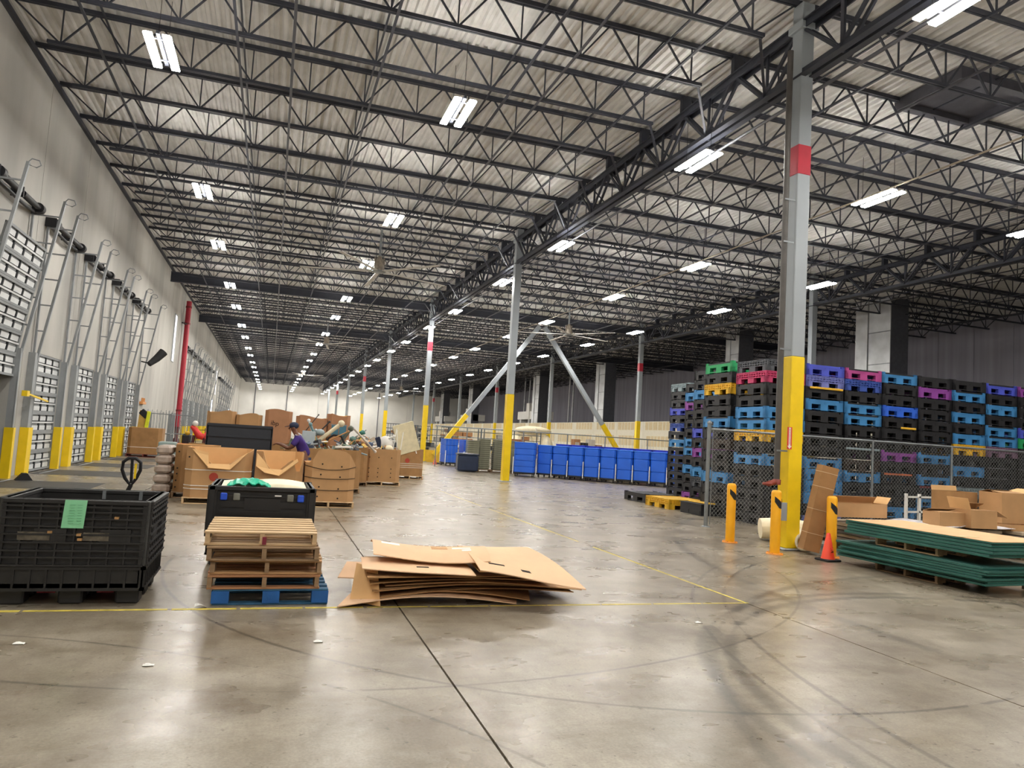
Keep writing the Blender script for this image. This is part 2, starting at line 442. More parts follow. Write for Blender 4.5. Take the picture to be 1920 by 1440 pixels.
# columns
def make_column(lab, loc, band, r=.14):
    t = thing('steel_column', lab, 'column', loc)
    m = MB(); m.span((-r, -r, 3.5), (r, r, H - .1)); m.span((-r - .12, -r - .08, 0), (r + .12, r + .08, .03)); m.span((-.2, -.2, 9.75), (.2, .2, 9.9)); m.build('shaft', GREY, t, bevel=.012)
    e = r + .006
    MB().span((-e, -e, .03), (e, e, 3.5)).build('yellow_base', YEL, t, bevel=.014)
    if band: MB().span((-e, -e, 6.93), (e, e, 7.5)).build('red_band', RED, t, bevel=.01)
    return t
for li, lx in enumerate(LINES):
    for k, y in enumerate(CY):
        if li == 1 and k == 0: continue
        row = 'row nearest the dock wall' if li == 0 else 'row beyond the pallet stacks'
        make_column('grey steel column with yellow base%s, %s from the camera in the %s' % (' and red band' if k % 2 == 0 else '', ORD[k - li], row), 'column', k % 2 == 0) if False else \
            make_column('grey column on yellow base%s, %s from the camera in the %s' % (', red band,' if k % 2 == 0 else '', ORD[k - li], row), (lx, y, 0), k % 2 == 0)
# drain pipe, valve and sign on the first column
t = thing('drain_pipe', 'dark vertical pipe with red hose valve strapped to the nearest column', 'pipe', (8.73, 11.0, 0))
m = MB(); m.tube((0, 0, 1.25), (0, 0, 9.3), .055, 12); m.build('pipe', mat('pipe_brown', '4b4744', .5, var=.2), t)
m = MB(); m.tube((-.02, 0, 1.2), (-.22, -.05, 1.16), .05, 10); m.lathe([(.02, 0), (.085, .01), (.085, .05), (.02, .06)], (-.24, -.05, 1.13)); m.lathe([(.07, 0), (.075, .09), (.05, .1)], (0, 0, 1.15)); m.build('hose_valve', mat('valve_red', '7a2f22', .5, var=.3), t)
for z in (1.75, 3.6, 5.6, 6.4): MB().span((-.065, -.065, z), (.16, -.055, z + .03)).build('strap', GALV, t)
t = thing('fire_extinguisher_sign', 'narrow red and white extinguisher arrow sign on the nearest column', 'sign', (8.893, 10.893, 2.0))
MB().span((-.05, -.005, -.2), (.05, 0, .2)).build('plate', mat('sign_red', 'd43a3a', .5, var=0), t)
MB().prism([(-.045, -.14), (-.02, -.14), (-.02, .19), (.02, .19), (.02, -.14), (.045, -.14), (0, -.195)], .003, Matrix.Translation((0, -.005, 0)) @ Matrix.Rotation(PI / 2, 4, 'X')).build('white_arrow', WHITEP, t)
def text(body, size, parent, m, loc, rot, name='lettering', ext=.001, lab=None):
    c = bpy.data.curves.new(name, 'FONT'); c.body = body; c.size = size; c.extrude = ext; c.align_x = 'CENTER'; c.align_y = 'CENTER'
    c.materials.append(m); o = bpy.data.objects.new(name, c); COL.objects.link(o); o.parent = parent; o.location = loc; o.rotation_euler = rot
    bpy.context.view_layer.update()
    me = bpy.data.meshes.new_from_object(o.evaluated_get(bpy.context.evaluated_depsgraph_get())); bpy.data.objects.remove(o)
    o = bpy.data.objects.new(name, me); COL.objects.link(o); o.parent = parent; o.location = loc; o.rotation_euler = rot; o['kind'] = 'stuff' if len(body) > 4 else 'thing'
    if o['kind'] == 'thing': del o['kind']
    return o
text('FIRE EXTINGUISHER', .032, t, mat('sign_red', 'd43a3a'), (0, -.0095, .03), (PI / 2, -PI / 2, 0))
t = thing('fire_extinguisher', 'red fire extinguisher hung low on the left of the nearest column', 'extinguisher', (8.70, 10.93, .42))
MB().lathe([(.05, 0), (.075, .02), (.075, .4), (.05, .46), (.025, .49)], n=18); cyl = MB().lathe([(.05, 0), (.075, .02), (.075, .4), (.05, .46), (.025, .49)], n=18).build('cylinder', RED, t)
MB().lathe([(.076, .14), (.0765, .145), (.0765, .32), (.076, .325)], n=18).build('label_band', WHITEP, cyl)
m = MB(); m.span((-.02, -.02, .49), (.02, .02, .53)); m.beam((-.02, 0, .53), (-.11, 0, .56), .02, .012); m.sweep([(.02, 0, .51), (.09, 0, .48), (.1, 0, .35), (.09, 0, .2)], .012, 8); m.build('valve_and_hose', RUB, t)
MB().span((.075, -.03, .1), (.195, .03, .42)).build('bracket', GREY, t)

# bollards
def bollard(lab, loc, h=1.1):
    t = thing('bollard', lab, 'bollard', loc)
    MB().lathe([(.085, .02), (.085, h - .05), (.075, h - .015), (.05, h)], n=24).build('sleeve', BOLY, t)
    m = MB(); m.lathe([(.14, 0), (.14, .02), (.09, .02)], n=20)
    for a in range(4): m.lathe([(.013, .02), (.013, .035)], (.117 * math.cos(a * PI / 2 + .6), .117 * math.sin(a * PI / 2 + .6), 0), 8)
    m.build('base_flange', mat('flange_orange', 'd98a2a', .6, var=.2), t)
    # black chevron wrapped on the sleeve
    P = []; F = []; n = 14
    for i in range(n + 1):
        A = -PI * .80 + PI * .62 * i / n; zt = h - .1 - .13 * i / n
        P += [(.0865 * math.cos(A), .0865 * math.sin(A), zt - .0), (.0865 * math.cos(A), .0865 * math.sin(A), zt - .14 + .10 * abs(i / n - .45))]
    F = [(2 * i, 2 * i + 1, 2 * i + 3, 2 * i + 2) for i in range(n)]
    m = MB(); m.add(P, F, 0, True); m.build('black_stripe', RUB, t)
    return t
bollard('yellow bollard with black stripe standing alone left of the nearest column', (8.32, 11.75, 0), 1.1)
bollard('yellow bollard with black stripe directly before the nearest column', (8.30, 10.45, 0), 1.08)
bollard('yellow bollard behind the tall narrow cardboard carton', (9.2, 10.14, 0), 1.04)

# chevron braces
for s, xa, lab in ((1, LINES[0], 'sloping grey brace with yellow foot rising right from the third column'), (-1, LINES[1], 'sloping grey brace with yellow foot rising left from the far column')):
    t = thing('diagonal_brace', lab, 'brace', (xa + s * .7, 44.65, 0))
    L = (LINES[1] - LINES[0]) / 2 - .7 - .18; d = Vector((s * L, 0, 9.25 - .45)); a = Vector((0, 0, .45)); k = .30
    MB().beam(a + d * k, a + d, .26).build('shaft', GREY, t)
    MB().beam(a, a + d * k, .275).build('yellow_foot', YEL, t)
    m = MB(); m.span((-.55, -.03, 0), (.45, .03, .75)); m.build('gusset_plate', mat('gusset_yellow', 'd9ae2a', .6), t)

# dock doors
def section_mesh():
    m = MB(); W = DW - .06; h = .53; n = 4; cw = W / n
    m.span((-.02, -W / 2, 0), (0, W / 2, h), m=2)
    for z in (0, h - .055): m.span((0, -W / 2, z), (.06, W / 2, z + .055), m=0)
    m.span((0, -W / 2, h / 2 - .02), (.05, W / 2, h / 2 + .02), m=1)
    for i in range(n + 1):
        y = -W / 2 + i * cw; w = .05 if 0 < i < n else .09
        m.span((0, y - w / 2, .05), (.045, y + w / 2, h - .05), m=2 if 0 < i < n else 0)
    for i in range(n):
        y = -W / 2 + (i + .5) * cw
        for r in range(2):
            z0 = .06 + r * (h / 2 - .03) + (.0 if r == 0 else .02)
            m.span((0, y - cw / 2 + .06, z0 + .0), (.03, y + cw / 2 - .08, z0 + .12), m=1)
            m.span((0, y - cw / 2 + .075, z0 + .12), (.018, y + cw / 2 - .095, z0 + .185), m=0)
    return m
def track_mesh(s):
    # s = which way the rungs' wall rail lies; V ladder leaning out from the wall
    m = MB(); z0, z1, out = 3.05, 6.9, .62
    m.beam((.06, 0, z0 - .2), (.06, 0, z1 - .25), .07, .05, m=0); m.beam((.1, 0, z0 - .3), (.1 + out, 0, z1), .075, .06, m=0)
    for k in range(1, 6):
        f = k / 5.6; z = z0 + (z1 - z0) * f
        m.beam((.06, 0, z), (.1 + out * f, 0, z), .035, m=0)
    m.sweep([(.1 + out, 0, z1), (.16 + out, 0, z1 + .08), (.3 + out, 0, z1 + .06), (.34 + out, 0, z1 - .04), (.26 + out, 0, z1 - .1), (.12 + out, 0, z1 - .06)], .014, 6)
    return m
sec0 = None
for i, c in enumerate(DOORS):
    t = struct('door_%d' % (i + 1), (WX, c, 0)); far = c > 50
    if sec0 is None:
        sec0 = section_mesh().build('door_section', [DGREY, DWHITE, DDARK], t); sec = sec0
        TL = track_mesh(1).build('track', TRACK, t)
        m = MB(); m.tube((.2, -DW / 2 - .2, 0), (.2, DW / 2 + .2, 0), .022, 8)
        m.tube((.2, -DW / 2 + .1, 0), (.2, -.12, 0), .075, 12); m.tube((.2, .12, 0), (.2, DW / 2 - .1, 0), .075, 12)
        for y in (-DW / 2, DW / 2): m.tube((.2, y - .09, 0), (.2, y + .09, 0), .13, 14)
        for y in (-DW / 2 - .15, 0, DW / 2 + .15): m.span((0, y - .02, -.12), (.26, y + .02, .12))
        m.sweep([(.1, -DW / 2, -.1), (.16, -DW / 4, -.16), (.16, 0, -.18), (.16, DW / 4, -.16), (.1, DW / 2, -.1)], .04, 8)
        SP = m.build('torsion_spring', mat('spring_black', '232327', .5, .3, var=.2), t); SP.location = (0, 0, 6.62)
        m = MB()
        for s in (-1, 1):
            w = .08 if s > 0 else .3
            m.span((0, s * DW / 2 - (0 if s > 0 else w), 0), (.16, s * DW / 2 + (w if s > 0 else 0), 3.15))
            m.span((.16, s * DW / 2 - .02, 0), (.17, s * DW / 2 + .06 * s, 3.15))
        POST = m.build('track_guard', mat('guard_grey', '94989a', .6, .0, var=.15, scale=2), t)
        m = MB()
        for s in (-1, 1):
            w = .1 if s > 0 else .3
            y0 = s * DW / 2 - (0 if s > 0 else w)
            m.span((.002, y0 - .03, 0), (.2, y0 - .005, 1.22)); m.span((.175, y0 - .005, 0), (.2, y0 + w + .005, 1.22)); m.span((.002, y0 + w + .005, 0), (.2, y0 + w + .03, 1.22))
        YG = m.build('yellow_guard', YEL, t)
        TR = clone(TL, t); TL.location = (.0, -DW / 2 - .08, 0); TR.location = (0, DW / 2 + .08, 0)
    else:
        a = clone(TL, t); b = clone(TR, t); clone(SP, t); clone(POST, t); clone(YG, t)
    n0 = 6
    for k in range(n0):
        o = sec0 if (i == 0 and k == 0) else clone(sec0, t)
        if i == 0:      # the raised door: sections run up the leaning track
            z = 2.45 + .53 * k; o.location = (.02 + max(0, (z - 3.0) * .15), 0, z); o.rotation_euler = (0, .15 if z > 2.9 else 0, 0)
        else: o.location = (-.07, 0, .02 + .53 * k)
        if k == n0 - 1 and i > 0: pass
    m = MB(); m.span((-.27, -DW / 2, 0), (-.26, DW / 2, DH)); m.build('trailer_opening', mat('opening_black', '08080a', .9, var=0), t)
# dock levelers
for i, c in enumerate(DOORS[:6]):
    t = thing('dock_leveler', 'flush dark steel dock plate before the %s dock door from the camera' % ORD[i], 'dock plate', (WX + 1.35, c, 0))
    m = MB(); m.span((-1.25, -1.0, -.01), (1.0, 1.0, .004)); m.build('plate', mat('plate_steel', '4f4d4b', .55, .4, var=.2, scale=3), t)
    m = MB(); m.tube((-1.0, -.98, .012), (-1.0, .98, .012), .012, 6); m.build('hinge', GALV, t)
t = thing('wheel_chock', 'small black rubber wheel chock on the floor beside the raised dock door', 'chock', (-5.45, 20.05, 0), .4)
m = MB(); m.prism([(-.18, 0), (.18, 0), (.06, .17), (-.04, .17)], .22, Matrix.Translation((0, .11, 0)) @ Matrix.Rotation(PI / 2, 4, 'X')); m.build('wedge', RUB, t)
t = thing('barrier_arm', 'small yellow barrier bar on the first pier by the raised door', 'barrier', (WX + .18, 21.0, 2.05))
m = MB(); m.span((0, -.3, -.05), (.12, -.1, .09)); m.build('bracket', YEL, t); m = MB(); m.beam((.06, -.1, .02), (.08, 1.6, -.12), .05, .04); m.build('arm', YEL, t)
t = thing('dock_light', 'black dock lamp on a swing arm by the fourth dock door', 'lamp', (WX + .1, 37.3, 4.25))
m = MB(); m.tube((0, 0, 0), (.5, -.2, -.1), .03); m.tube((.5, -.2, -.1), (.7, -.5, .15), .025); m.build('arm', RUB, t)
m = MB(); m.sweep([(.45, -.75, -.15), (.7, -.5, .15), (.95, -.35, .5)], [.12, .17, .2], 12); m.build('lamp_head', RUB, t)

# red riser, white wall bits
t = thing('fire_riser', 'tall red sprinkler riser pipe on the dock wall', 'pipe', (-5.75, 51.6, 0))
m = MB(); m.tube((0, 0, 1.2), (0, 0, 9.45), .16, 16); m.build('pipe', RED, t)
for z in (2.2, 9.0, 7.9): MB().lathe([(.19, 0), (.19, .12)], (0, 0, z), 14).build('coupling', mat('coupling_dark_red', '7c1f25', .5), t)
m = MB(); m.lathe([(.16, 0), (.2, .1), (.2, .4), (.12, .5), (.16, 1.2)], (0, 0, 0), 14); m.build('valve_body', mat('valve_dark', '5b2a2a', .5), t)
m = MB(); m.tube((-.3, 0, 8.0), (.0, 0, 8.0), .05); m.tube((-.2, -.9, 7.9), (0, 0, 7.9), .04); m.build('wall_bracket', RUB, t)
DAY = mat('daylight_gap', 'e6eeff', .5, var=0, emit=5.0)
for i, (y, z0, z1, w) in enumerate(((48.3, 5.2, 8.0, .9), (84.4, 4.6, 7.2, .9))):
    t = struct('window_%d' % (i + 1), (WX, y, 0))
    MB().span((0, -w / 2, z0), (.03, w / 2, z1)).build('pane', mat('window_daylight', 'f3e9ec', .4, var=0, emit=.9), t)
    m = MB()
    for a, b in (((-.02, -w / 2 - .05, z0 - .05), (.05, w / 2 + .05, z0)), ((-.02, -w / 2 - .05, z1), (.05, w / 2 + .05, z1 + .05)), ((-.02, -w / 2 - .05, z0), (.05, -w / 2, z1)), ((-.02, w / 2, z0), (.05, w / 2 + .05, z1))): m.span(a, b)
    m.build('frame', GREY, t)
for i, (y, w) in enumerate(((81.0, 1.0), (112.0, 1.2))):
    t = struct('window_%d' % (i + 3), (WX, y, 0))
    MB().span((0, -w / 2, 1.0), (.03, w / 2, 3.9)).build('pane', DAY, t)
    m = MB()
    for s in (-1, 1): m.span((0, s * (w / 2 + .05) - .05, .9), (.06, s * (w / 2 + .05) + .05, 4.0))
    m.build('frame', GREY, t)

# big galvanised ducts dropping from the roof onto the office partition
for k, (y0, y1) in enumerate(((29.3, 31.6), (42.2, 43.6), (63.2, 65.1), (81.2, 83.2), (111.5, 113.6), (132.0, 134.0))):
    t = thing('roof_duct', 'tall shiny galvanised duct with shaded flank, %s from the right' % ORD[k], 'duct', (30.0, y0, PT))
    hh = H - .12 - PT; w = y1 - y0
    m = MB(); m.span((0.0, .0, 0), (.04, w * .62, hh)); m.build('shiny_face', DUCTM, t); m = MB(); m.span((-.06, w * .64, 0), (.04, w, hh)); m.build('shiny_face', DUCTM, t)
    m = MB(); m.span((0.04, 0, 0), (1.2, w, hh)); m.build('shaded_flank', mat('duct_shaded', '55575f', .7, var=.15), t)  # same duct metal: the unlit side's shade is put into this darker colour
    for z in (1.2, 2.9, 4.6): MB().span((-.02, -.01, z), (.0, w * .62, z + .05)).build('flange', GALV, t)
for k, (x, y) in enumerate(((31.5, 75.3), (31.5, 74.2), (31.5, 90.5), (31.5, 88.6), (31.5, 102.3), (31.5, 133.5))):
    tag(MB().tube((0, 0, 0), (0, 0, H - .12 - PT), .09, 10).build('vertical_pipe', mat('pipe_pale', 'b4b6ba', .5)), 'thin pale vertical pipe standing on the office partition, %s from right' % ORD[k], 'pipe').location = (x, y, PT)
for k, (x, y, L) in enumerate(((31.3, 85.6, 7.6), (31.3, 115.5, 8.0), (31.3, 135.5, 8.0))):
    t = thing('rooftop_unit', 'white air handling unit on the office partition roof, %s from the right' % ORD[k], 'air unit', (x, y, PT))
    m = MB(); m.span((-1.0, -L / 2, .5), (1.0, L / 2, 1.5)); m.span((-1.1, -L * .1, .6), (.8, L * .04, 2.5)); m.build('casing', WHITEP, t)
    for s_ in (-.42, 0, .42): MB().span((-.8, s_ * L - .3, 0), (.8, s_ * L + .3, .5)).build('leg', mat('unit_leg', 'c9c9c6', .5), t)

# lamps
m = MB(); m.span((-.3, -.66, .0), (.3, .66, .07))
def make_lamp():
    t = thing('ceiling_lamp', 'x', 'lamp')
    MB().span((-.03, -.6, .035), (.03, .6, .09)).build('housing', STEEL, t)
    for s in (-1, 1):
        MB().span((s * .155 - .07, -.64, -.015), (s * .155 + .07, .64, .012)).build('lamp_tube', LAMPM, t)
        MB().span((s * .138 - .058, -.66, .014), (s * .138 + .058, .66, .03)).build('reflector', HOUSE, t)
        MB().tube((0, s * .5, .09), (0, s * .5, 1.25), .006, 4).build('suspension_wire', RUB, t)
        MB().span((-.2, s * .4 - .02, .03), (.2, s * .4 + .02, .045)).build('cross_bracket', STEEL, t)
    return t
LY = [-7.8, -.9, 7.4, 14.1, 22.35, 28.9, 37.15, 43.8, 52.0, 58.8, 67.0, 73.8, 82.0, 88.8, 97, 103.8, 112, 118.8, 127, 133.8, 141.5]  # last position is an added row to brighten the end wall
ROWN = [(-2.42, 'row along the dock doors'), (3.09, 'row over the cardboard boxes'), (8.75, 'row beside the first column line'), (13.95, 'row on the thin tan conduit'), (19.4, 'row farthest from the dock wall')]
lamp0 = None
for x, nm in ROWN:
    seen = 0
    for k, y in enumerate(LY):
        if y < 7 : lab = 'twin tube lamp above and behind the viewer in the %s' % nm if y < -5 else 'twin tube lamp overhead at the viewer in the %s' % nm
        else: lab = 'twin tube ceiling lamp, %s from the camera in the %s' % (ORD[seen], nm); seen += 1
        if lamp0 is None: lamp0 = make_lamp(); l = lamp0
        else: l = dup(lamp0)
        l.location = (x, y, 8.25); l['label'] = lab; l['group'] = 'twin tube ceiling lamps'
tag(MB().tube((13.98, -5, 8.42), (14.05, 140, 8.42), .022, 6).build('conduit', mat('conduit_tan', 'a79b88', .5)), 'thin tan conduit strung below the roof along one lamp row', 'conduit')
tag(MB().tube((9.28, -5, 8.62), (9.28, 140, 8.62), .035, 6).build('conduit', mat('conduit_dark', '55565c', .5)), 'dark conduit hung under the first girder beside the lamps', 'conduit')

# fans
def fan(lab, loc, a0):
    t = thing('ceiling_fan', lab, 'fan', loc)
    m = MB(); m.tube((0, 0, .3), (0, 0, 1.5), .05, 10); m.build('rod', GALV, t)
    m = MB(); m.lathe([(.1, -.15), (.17, -.1), (.17, .1), (.12, .3), (.06, .42)], n=14)
    for q in range(4): m.span((.17 * math.cos(q * PI / 2) - .03, .17 * math.sin(q * PI / 2) - .03, -.15), (.17 * math.cos(q * PI / 2) + .03, .17 * math.sin(q * PI / 2) + .03, .35))
    m.build('motor', mat('fan_motor', '8f8578', .45, .3, var=.3, scale=8), t)
    m = MB(); m.lathe([(.22, -.22), (.26, -.2), (.26, -.16), (.1, -.15)], n=16); hub = m.build('hub', GALV, t)
    for q in range(5):
        A = a0 + q * 2 * PI / 5; c, s = math.cos(A), math.sin(A)
        m = MB(); m.beam((.24 * c, .24 * s, -.18), (3.0 * c, 3.0 * s, -.2), .16, .025); m.build('blade', mat('fan_blade', 'b7b4ad', .4, .3), hub)
fan('large five blade ceiling fan nearest the camera over the cardboard boxes', (3.45, 27.9, 8.0), .35)
fan('second large ceiling fan over the cardboard boxes, farther back', (3.4, 55.2, 8.1), .2)
fan('third and farthest ceiling fan over the cardboard boxes', (3.15, 90, 8.1), .5)
fan('large ceiling fan between the two column rows near the brace', (15.8, 38.4, 8.1), .3)
fan('far ceiling fan between the column rows at the end wall', (17.5, 105, 8.1), .9)

# ------------------------------------------------------------------ foreground bins
def bin_wall(W, z0, z1, style):
    """outer face on local y=0 looking to -y, centred on x"""
    m = MB(); t = .035
    m.span((-W / 2, 0, z0), (W / 2, t, z1))
    if style == 'ribbed':
        hz = [z0 + (z1 - z0) * f for f in (.0, .12, .22, .34, .46, .58, .70, .8, .88)]
        for z in hz: m.span((-W / 2, -.034, z), (W / 2, 0, z + .016))
        nx = 8
        for i in range(nx + 1):
            x = -W / 2 + .02 + (W - .04) * i / nx; w = .03 if i in (0, nx) else .014
            m.span((x - w / 2, -.026, z0), (x + w / 2, 0, z1))
        m.span((-W / 2, -.034, z1 - .04), (W / 2, t + .012, z1), ch=.006)
        for x in (-.3, .2): m.span((x, -.024, z0 + (z1 - z0) * .36), (x + .24, 0, z0 + (z1 - z0) * .56))
    else:
        for z in (z0 + .02, z0 + .13, z0 + .25, z0 + .34): m.span((-W / 2 + .1, -.014, z), (W / 2 - .1, 0, z + .07))
        m.span((-W / 2 + .08, -.02, z1 - .3), (W / 2 - .08, 0, z1 - .28)); m.span((-W / 2 + .08, -.02, z1 - .12), (W / 2 - .08, 0, z1 - .1))
        m.span((-.2, -.022, z1 - .27), (.2, 0, z1 - .13))
        for s in (-1, 1): m.span((s * W / 2 - .05, -.02, z0), (s * W / 2 + .05, t, z1))
        m.span((-W / 2 - .05, -.03, z1 - .05), (W / 2 + .05, t + .01, z1), ch=.006)
    return m
def on_wall(o, t):
    w = bpy.data.objects[t['fw']]; o.parent = w; o.location = (o.location[0], o.location[1] - w.location[1], o.location[2])
def bulk_bin(lab, loc, W, D, Hb, style, rz=0, base=.34):
    t = thing('bulk_bin', lab, 'bin', loc, rz)
    M = BLACKF
    m = MB(); zb = .13
    m.span((-W / 2, -D / 2, zb), (W / 2, D / 2, zb + .06)); m.span((-W / 2 + .03, -D / 2 + .03, zb + .06), (W / 2 - .03, D / 2 - .03, zb + .09))
    for s in (-1, 1):
        m.span((-W / 2, s * D / 2 - .02 * s - .02, zb + .0), (W / 2, s * D / 2 - .02 * s + .02, base)); m.span((s * W / 2 - .02 * s - .02, -D / 2, zb), (s * W / 2 - .02 * s + .02, D / 2, base))
        for i in range(10):
            x = -W / 2 + .02 + (W - .04) * i / 9; m.span((x - .008, s * (D / 2) - .015, zb), (x + .008, s * (D / 2) + .015, base))
            y = -D / 2 + .02 + (D - .04) * i / 9; m.span((s * (W / 2) - .015, y - .008, zb), (s * (W / 2) + .015, y + .008, base))
        for z in (zb, base - .03): m.span((-W / 2 - .02, s * D / 2 - .02, z), (W / 2 + .02, s * D / 2 + .02, z + .025)); m.span((s * W / 2 - .02, -D / 2 - .02, z), (s * W / 2 + .02, D / 2 + .02, z + .025))
    m.build('pallet_base', M, t)
    for x in (-1, 0, 1):
        for y in (-1, 0, 1): MB().box((x * (W / 2 - .12), y * (D / 2 - .16), .065), (.19, .19, .13), ch=.015).build('foot', M, t)
    for i, (ww, off, a) in enumerate(((W, D / 2, 0), (D, W / 2, PI / 2), (W, D / 2, PI), (D, W / 2, -PI / 2))):
        o = bin_wall(ww - .02, base, Hb, style).build('wall_panel', M, t)
        o.rotation_euler = (0, 0, a); o.location = (math.sin(a) * off, -math.cos(a) * off, 0)
        if i == 0: t['fw'] = o.name
    for sx in (-1, 1):
        for sy in (-1, 1):
            MB().box((sx * (W / 2 - .015), sy * (D / 2 - .015), (base + Hb) / 2), (.05, .05, Hb - base + .004), ch=.008).build('corner_post', mat('worn_black_edge', '3a3a38', .6, var=.3, scale=8), t)
    return t
b1 = bulk_bin('black ribbed bulk bin with green paper taped over its rim', (-1.53, 7.72, 0), 1.13, 1.03, .91, 'ribbed')
for x, w in ((-.42, .24), (.07, .2)): on_wall(MB().span((x, -.545, .56), (x + w, -.51, .63)).build('scuffed_label', mat('scuffed_label', '5a5347', .8, var=.6, scale=18), b1), b1)
for x, z in ((-.2, .62), (.02, .6), (.03, .56), (.3, .75)): on_wall(MB().span((x, -.55, z), (x + .035, -.51, z + .02)).build('latch_mark', mat('latch_tan', 'b58a58', .7, var=.2), b1), b1)
for x in (.0, .33): MB().span((x, .455, .82), (x + .03, .485, .9)).build('inner_latch', GALV, b1)
t = thing('paper_notice', 'pale green paper sheet hung over the rim of the ribbed bin', 'paper', (-1.53, 7.145, .67))
MB().sheet(lambda u, v: (-.085 + .17 * u - .015 * (1 - v), .012 - .01 * v + .004 * math.sin(3 * u), .24 * v), 4, 6, .002).build('page', mat('green_paper', '8fd6a6', .8, var=.04, scale=3), t)
m = MB()
for r in range(8): m.span((-.05, .003, .04 + r * .022), (-.005, .0045, .045 + r * .022)); m.span((.015, .003, .04 + r * .022), (.05, .0045, .045 + r * .022))
t2_ = m.build('faint_print', mat('green_print', '7cc195', .8, var=0), t); t2_['kind'] = 'stuff'
b2 = bulk_bin('smooth black bulk bin with blue latches, filled, behind the wood pallets', (-.02, 9.66, 0), 1.13, 1.1, .92, 'smooth')
for x in (-.43, .43): on_wall(MB().box((x, -.575, .80), (.075, .03, .085), ch=.01).build('blue_latch', mat('latch_blue', '2350c8', .5), b2), b2)
for x in (-.29, .31): on_wall(MB().box((x, -.572, .80), (.075, .02, .085), ch=.01).build('grey_label', mat('label_grey', '77766c', .7, var=.2, scale=12), b2), b2)
on_wall(MB().box((.17, -.575, .825), (.075, .012, .014)).build('white_label', WHITEP, b2), b2)
del b1['fw'], b2['fw']
t = thing('foam_sheet', 'long cream foam slab lying in the filled black bin', 'foam', (.2, 9.7, .82))
MB().sheet(lambda u, v: (-.28 + .56 * u, -.3 + .75 * v, .10 + .03 * math.sin(2.8 * u) - .03 * u + .02 * v), 8, 6, .14, smooth=True).build('slab', CREAM, t)
MB().sheet(lambda u, v: (-.28 + .54 * u, -.335 + .03 * v, .075 - .02 * u - .0 * v), 8, 1, .11).build('dusty_face', mat('foam_dusty', 'b9ad97', .9, var=.25, scale=14), t)
t = thing('foam_block', 'small cream foam block at the left of the filled black bin', 'foam', (-.4, 9.55, .82))
MB().sheet(lambda u, v: (-.1 + .26 * u, -.2 + .5 * v, .08 + .03 * u + .03 * v), 4, 4, .16).build('block', CREAM, t)
t = thing('plastic_bag', 'crumpled green plastic bag in the filled black bin', 'bag', (-.24, 9.42, .84))
rr = random.Random(3)
G = [[rr.random() for _ in range(16)] for _ in range(12)]
MB().sheet(lambda u, v: (-.2 + .5 * u, -.22 + .34 * v, .04 + .10 * math.sin(PI * u) ** .6 * math.sin(PI * (v * .9 + .1)) ** .5 + .04 * G[int(v * 10)][int(u * 14)]), 14, 10, .01).build('film', mat('green_film', '18b08c', .35, var=.25, scale=9), t)

# ------------------------------------------------------------------ pallets
def stringer_pallet(lab, loc, rz=0, m1=WOOD, m2=WOOD, W=1.0, D=1.16, h=.128, block=False, group=None, flip=False):
    """deck boards run along x; stringers along y"""
    t = thing('wood_pallet', lab, 'pallet', loc, rz, group); R = random.Random(int(loc[0] * 100 + loc[2] * 991)); bt = .018
    for x in (-W / 2 + .025, 0, W / 2 - .025):
        m = MB(); z0, z1 = (bt if block else 0.0) + (.018 if not block else 0), h - bt
        if block:
            for y in (-D / 2 + .07, 0, D / 2 - .07): MB().box((x - .045 * (1 if x > 0 else -1 if x < 0 else 0), y, (z0 + z1) / 2), (.15, .14, z1 - z0)).build('block', m1, t)
        else:
            n1 = .22
            for a, b in ((-D / 2, -n1 - .12), (-n1 + .1, n1 - .1), (n1 + .12, D / 2)): m.span((x - .02, a, z0), (x + .02, b, z1))
            m.span((x - .02, -D / 2 + .01, z0 + .045), (x + .02, D / 2 - .01, z1)); m.build('stringer', m1, t)
    n = 7
    for i in range(n):
        y = -D / 2 + .05 + (D - .10) * i / (n - 1); w = .085 + .02 * R.random()
        MB().box((R.uniform(-.006, .006), y, h - bt / 2), (W, w, bt), ch=.003).build('deck_board', m2, t)
    for y in ((-D / 2 + .06, 0, D / 2 - .06)):
        MB().box((R.uniform(-.006, .006), y, bt / 2), (W, .095, bt), ch=.003).build('bottom_board', m2, t)
    return t
stringer_pallet('blue painted block pallet under the stack of wood pallets', (.13, 7.72, 0), 0, WOODB, WOODBD, 1.02, 1.12, .145, True)
for i, (lab, dx, dy, rz, mm, m2) in enumerate((('brown wood pallet directly on the blue pallet', .035, .03, .01, WOODW, mat('reddish_pallet_wood', 'a87852', .75, var=.2, scale=3, stretch=(.6, 6, 6))),
        ('weathered wood pallet second up from the blue pallet', .06, .05, -.012, WOODW, mat('tan_pallet_wood', 'b58d60', .75, var=.2, scale=3, stretch=(.6, 6, 6))),
        ('dark weathered wood pallet beneath the clean top pallet', .015, .0, .006, WOODW, WOODW),
        ('clean yellowish wood pallet on top of the pallet stack', -.01, .05, .0, WOOD, WOOD))):
    p = stringer_pallet(lab, (.02 + dx, 7.68 + dy, .146 + .1295 * i), rz, mm, m2, .99, 1.13, .128)
    if i == 3: MB().box((0.02, -.567, .05), (.036, .008, .07)).build('red_end_mark', mat('mark_maroon', '7c2436', .7, var=.2), p)
tag(MB().sheet(lambda u, v: (.1 * u - .05, .06 * v, .004 + .02 * math.sin(3 * u + v)), 4, 3, .002).build('paper_scrap', WHITEP), 'white paper scrap at the left foot of the blue pallet', 'paper').location = (-.46, 7.05, .012)
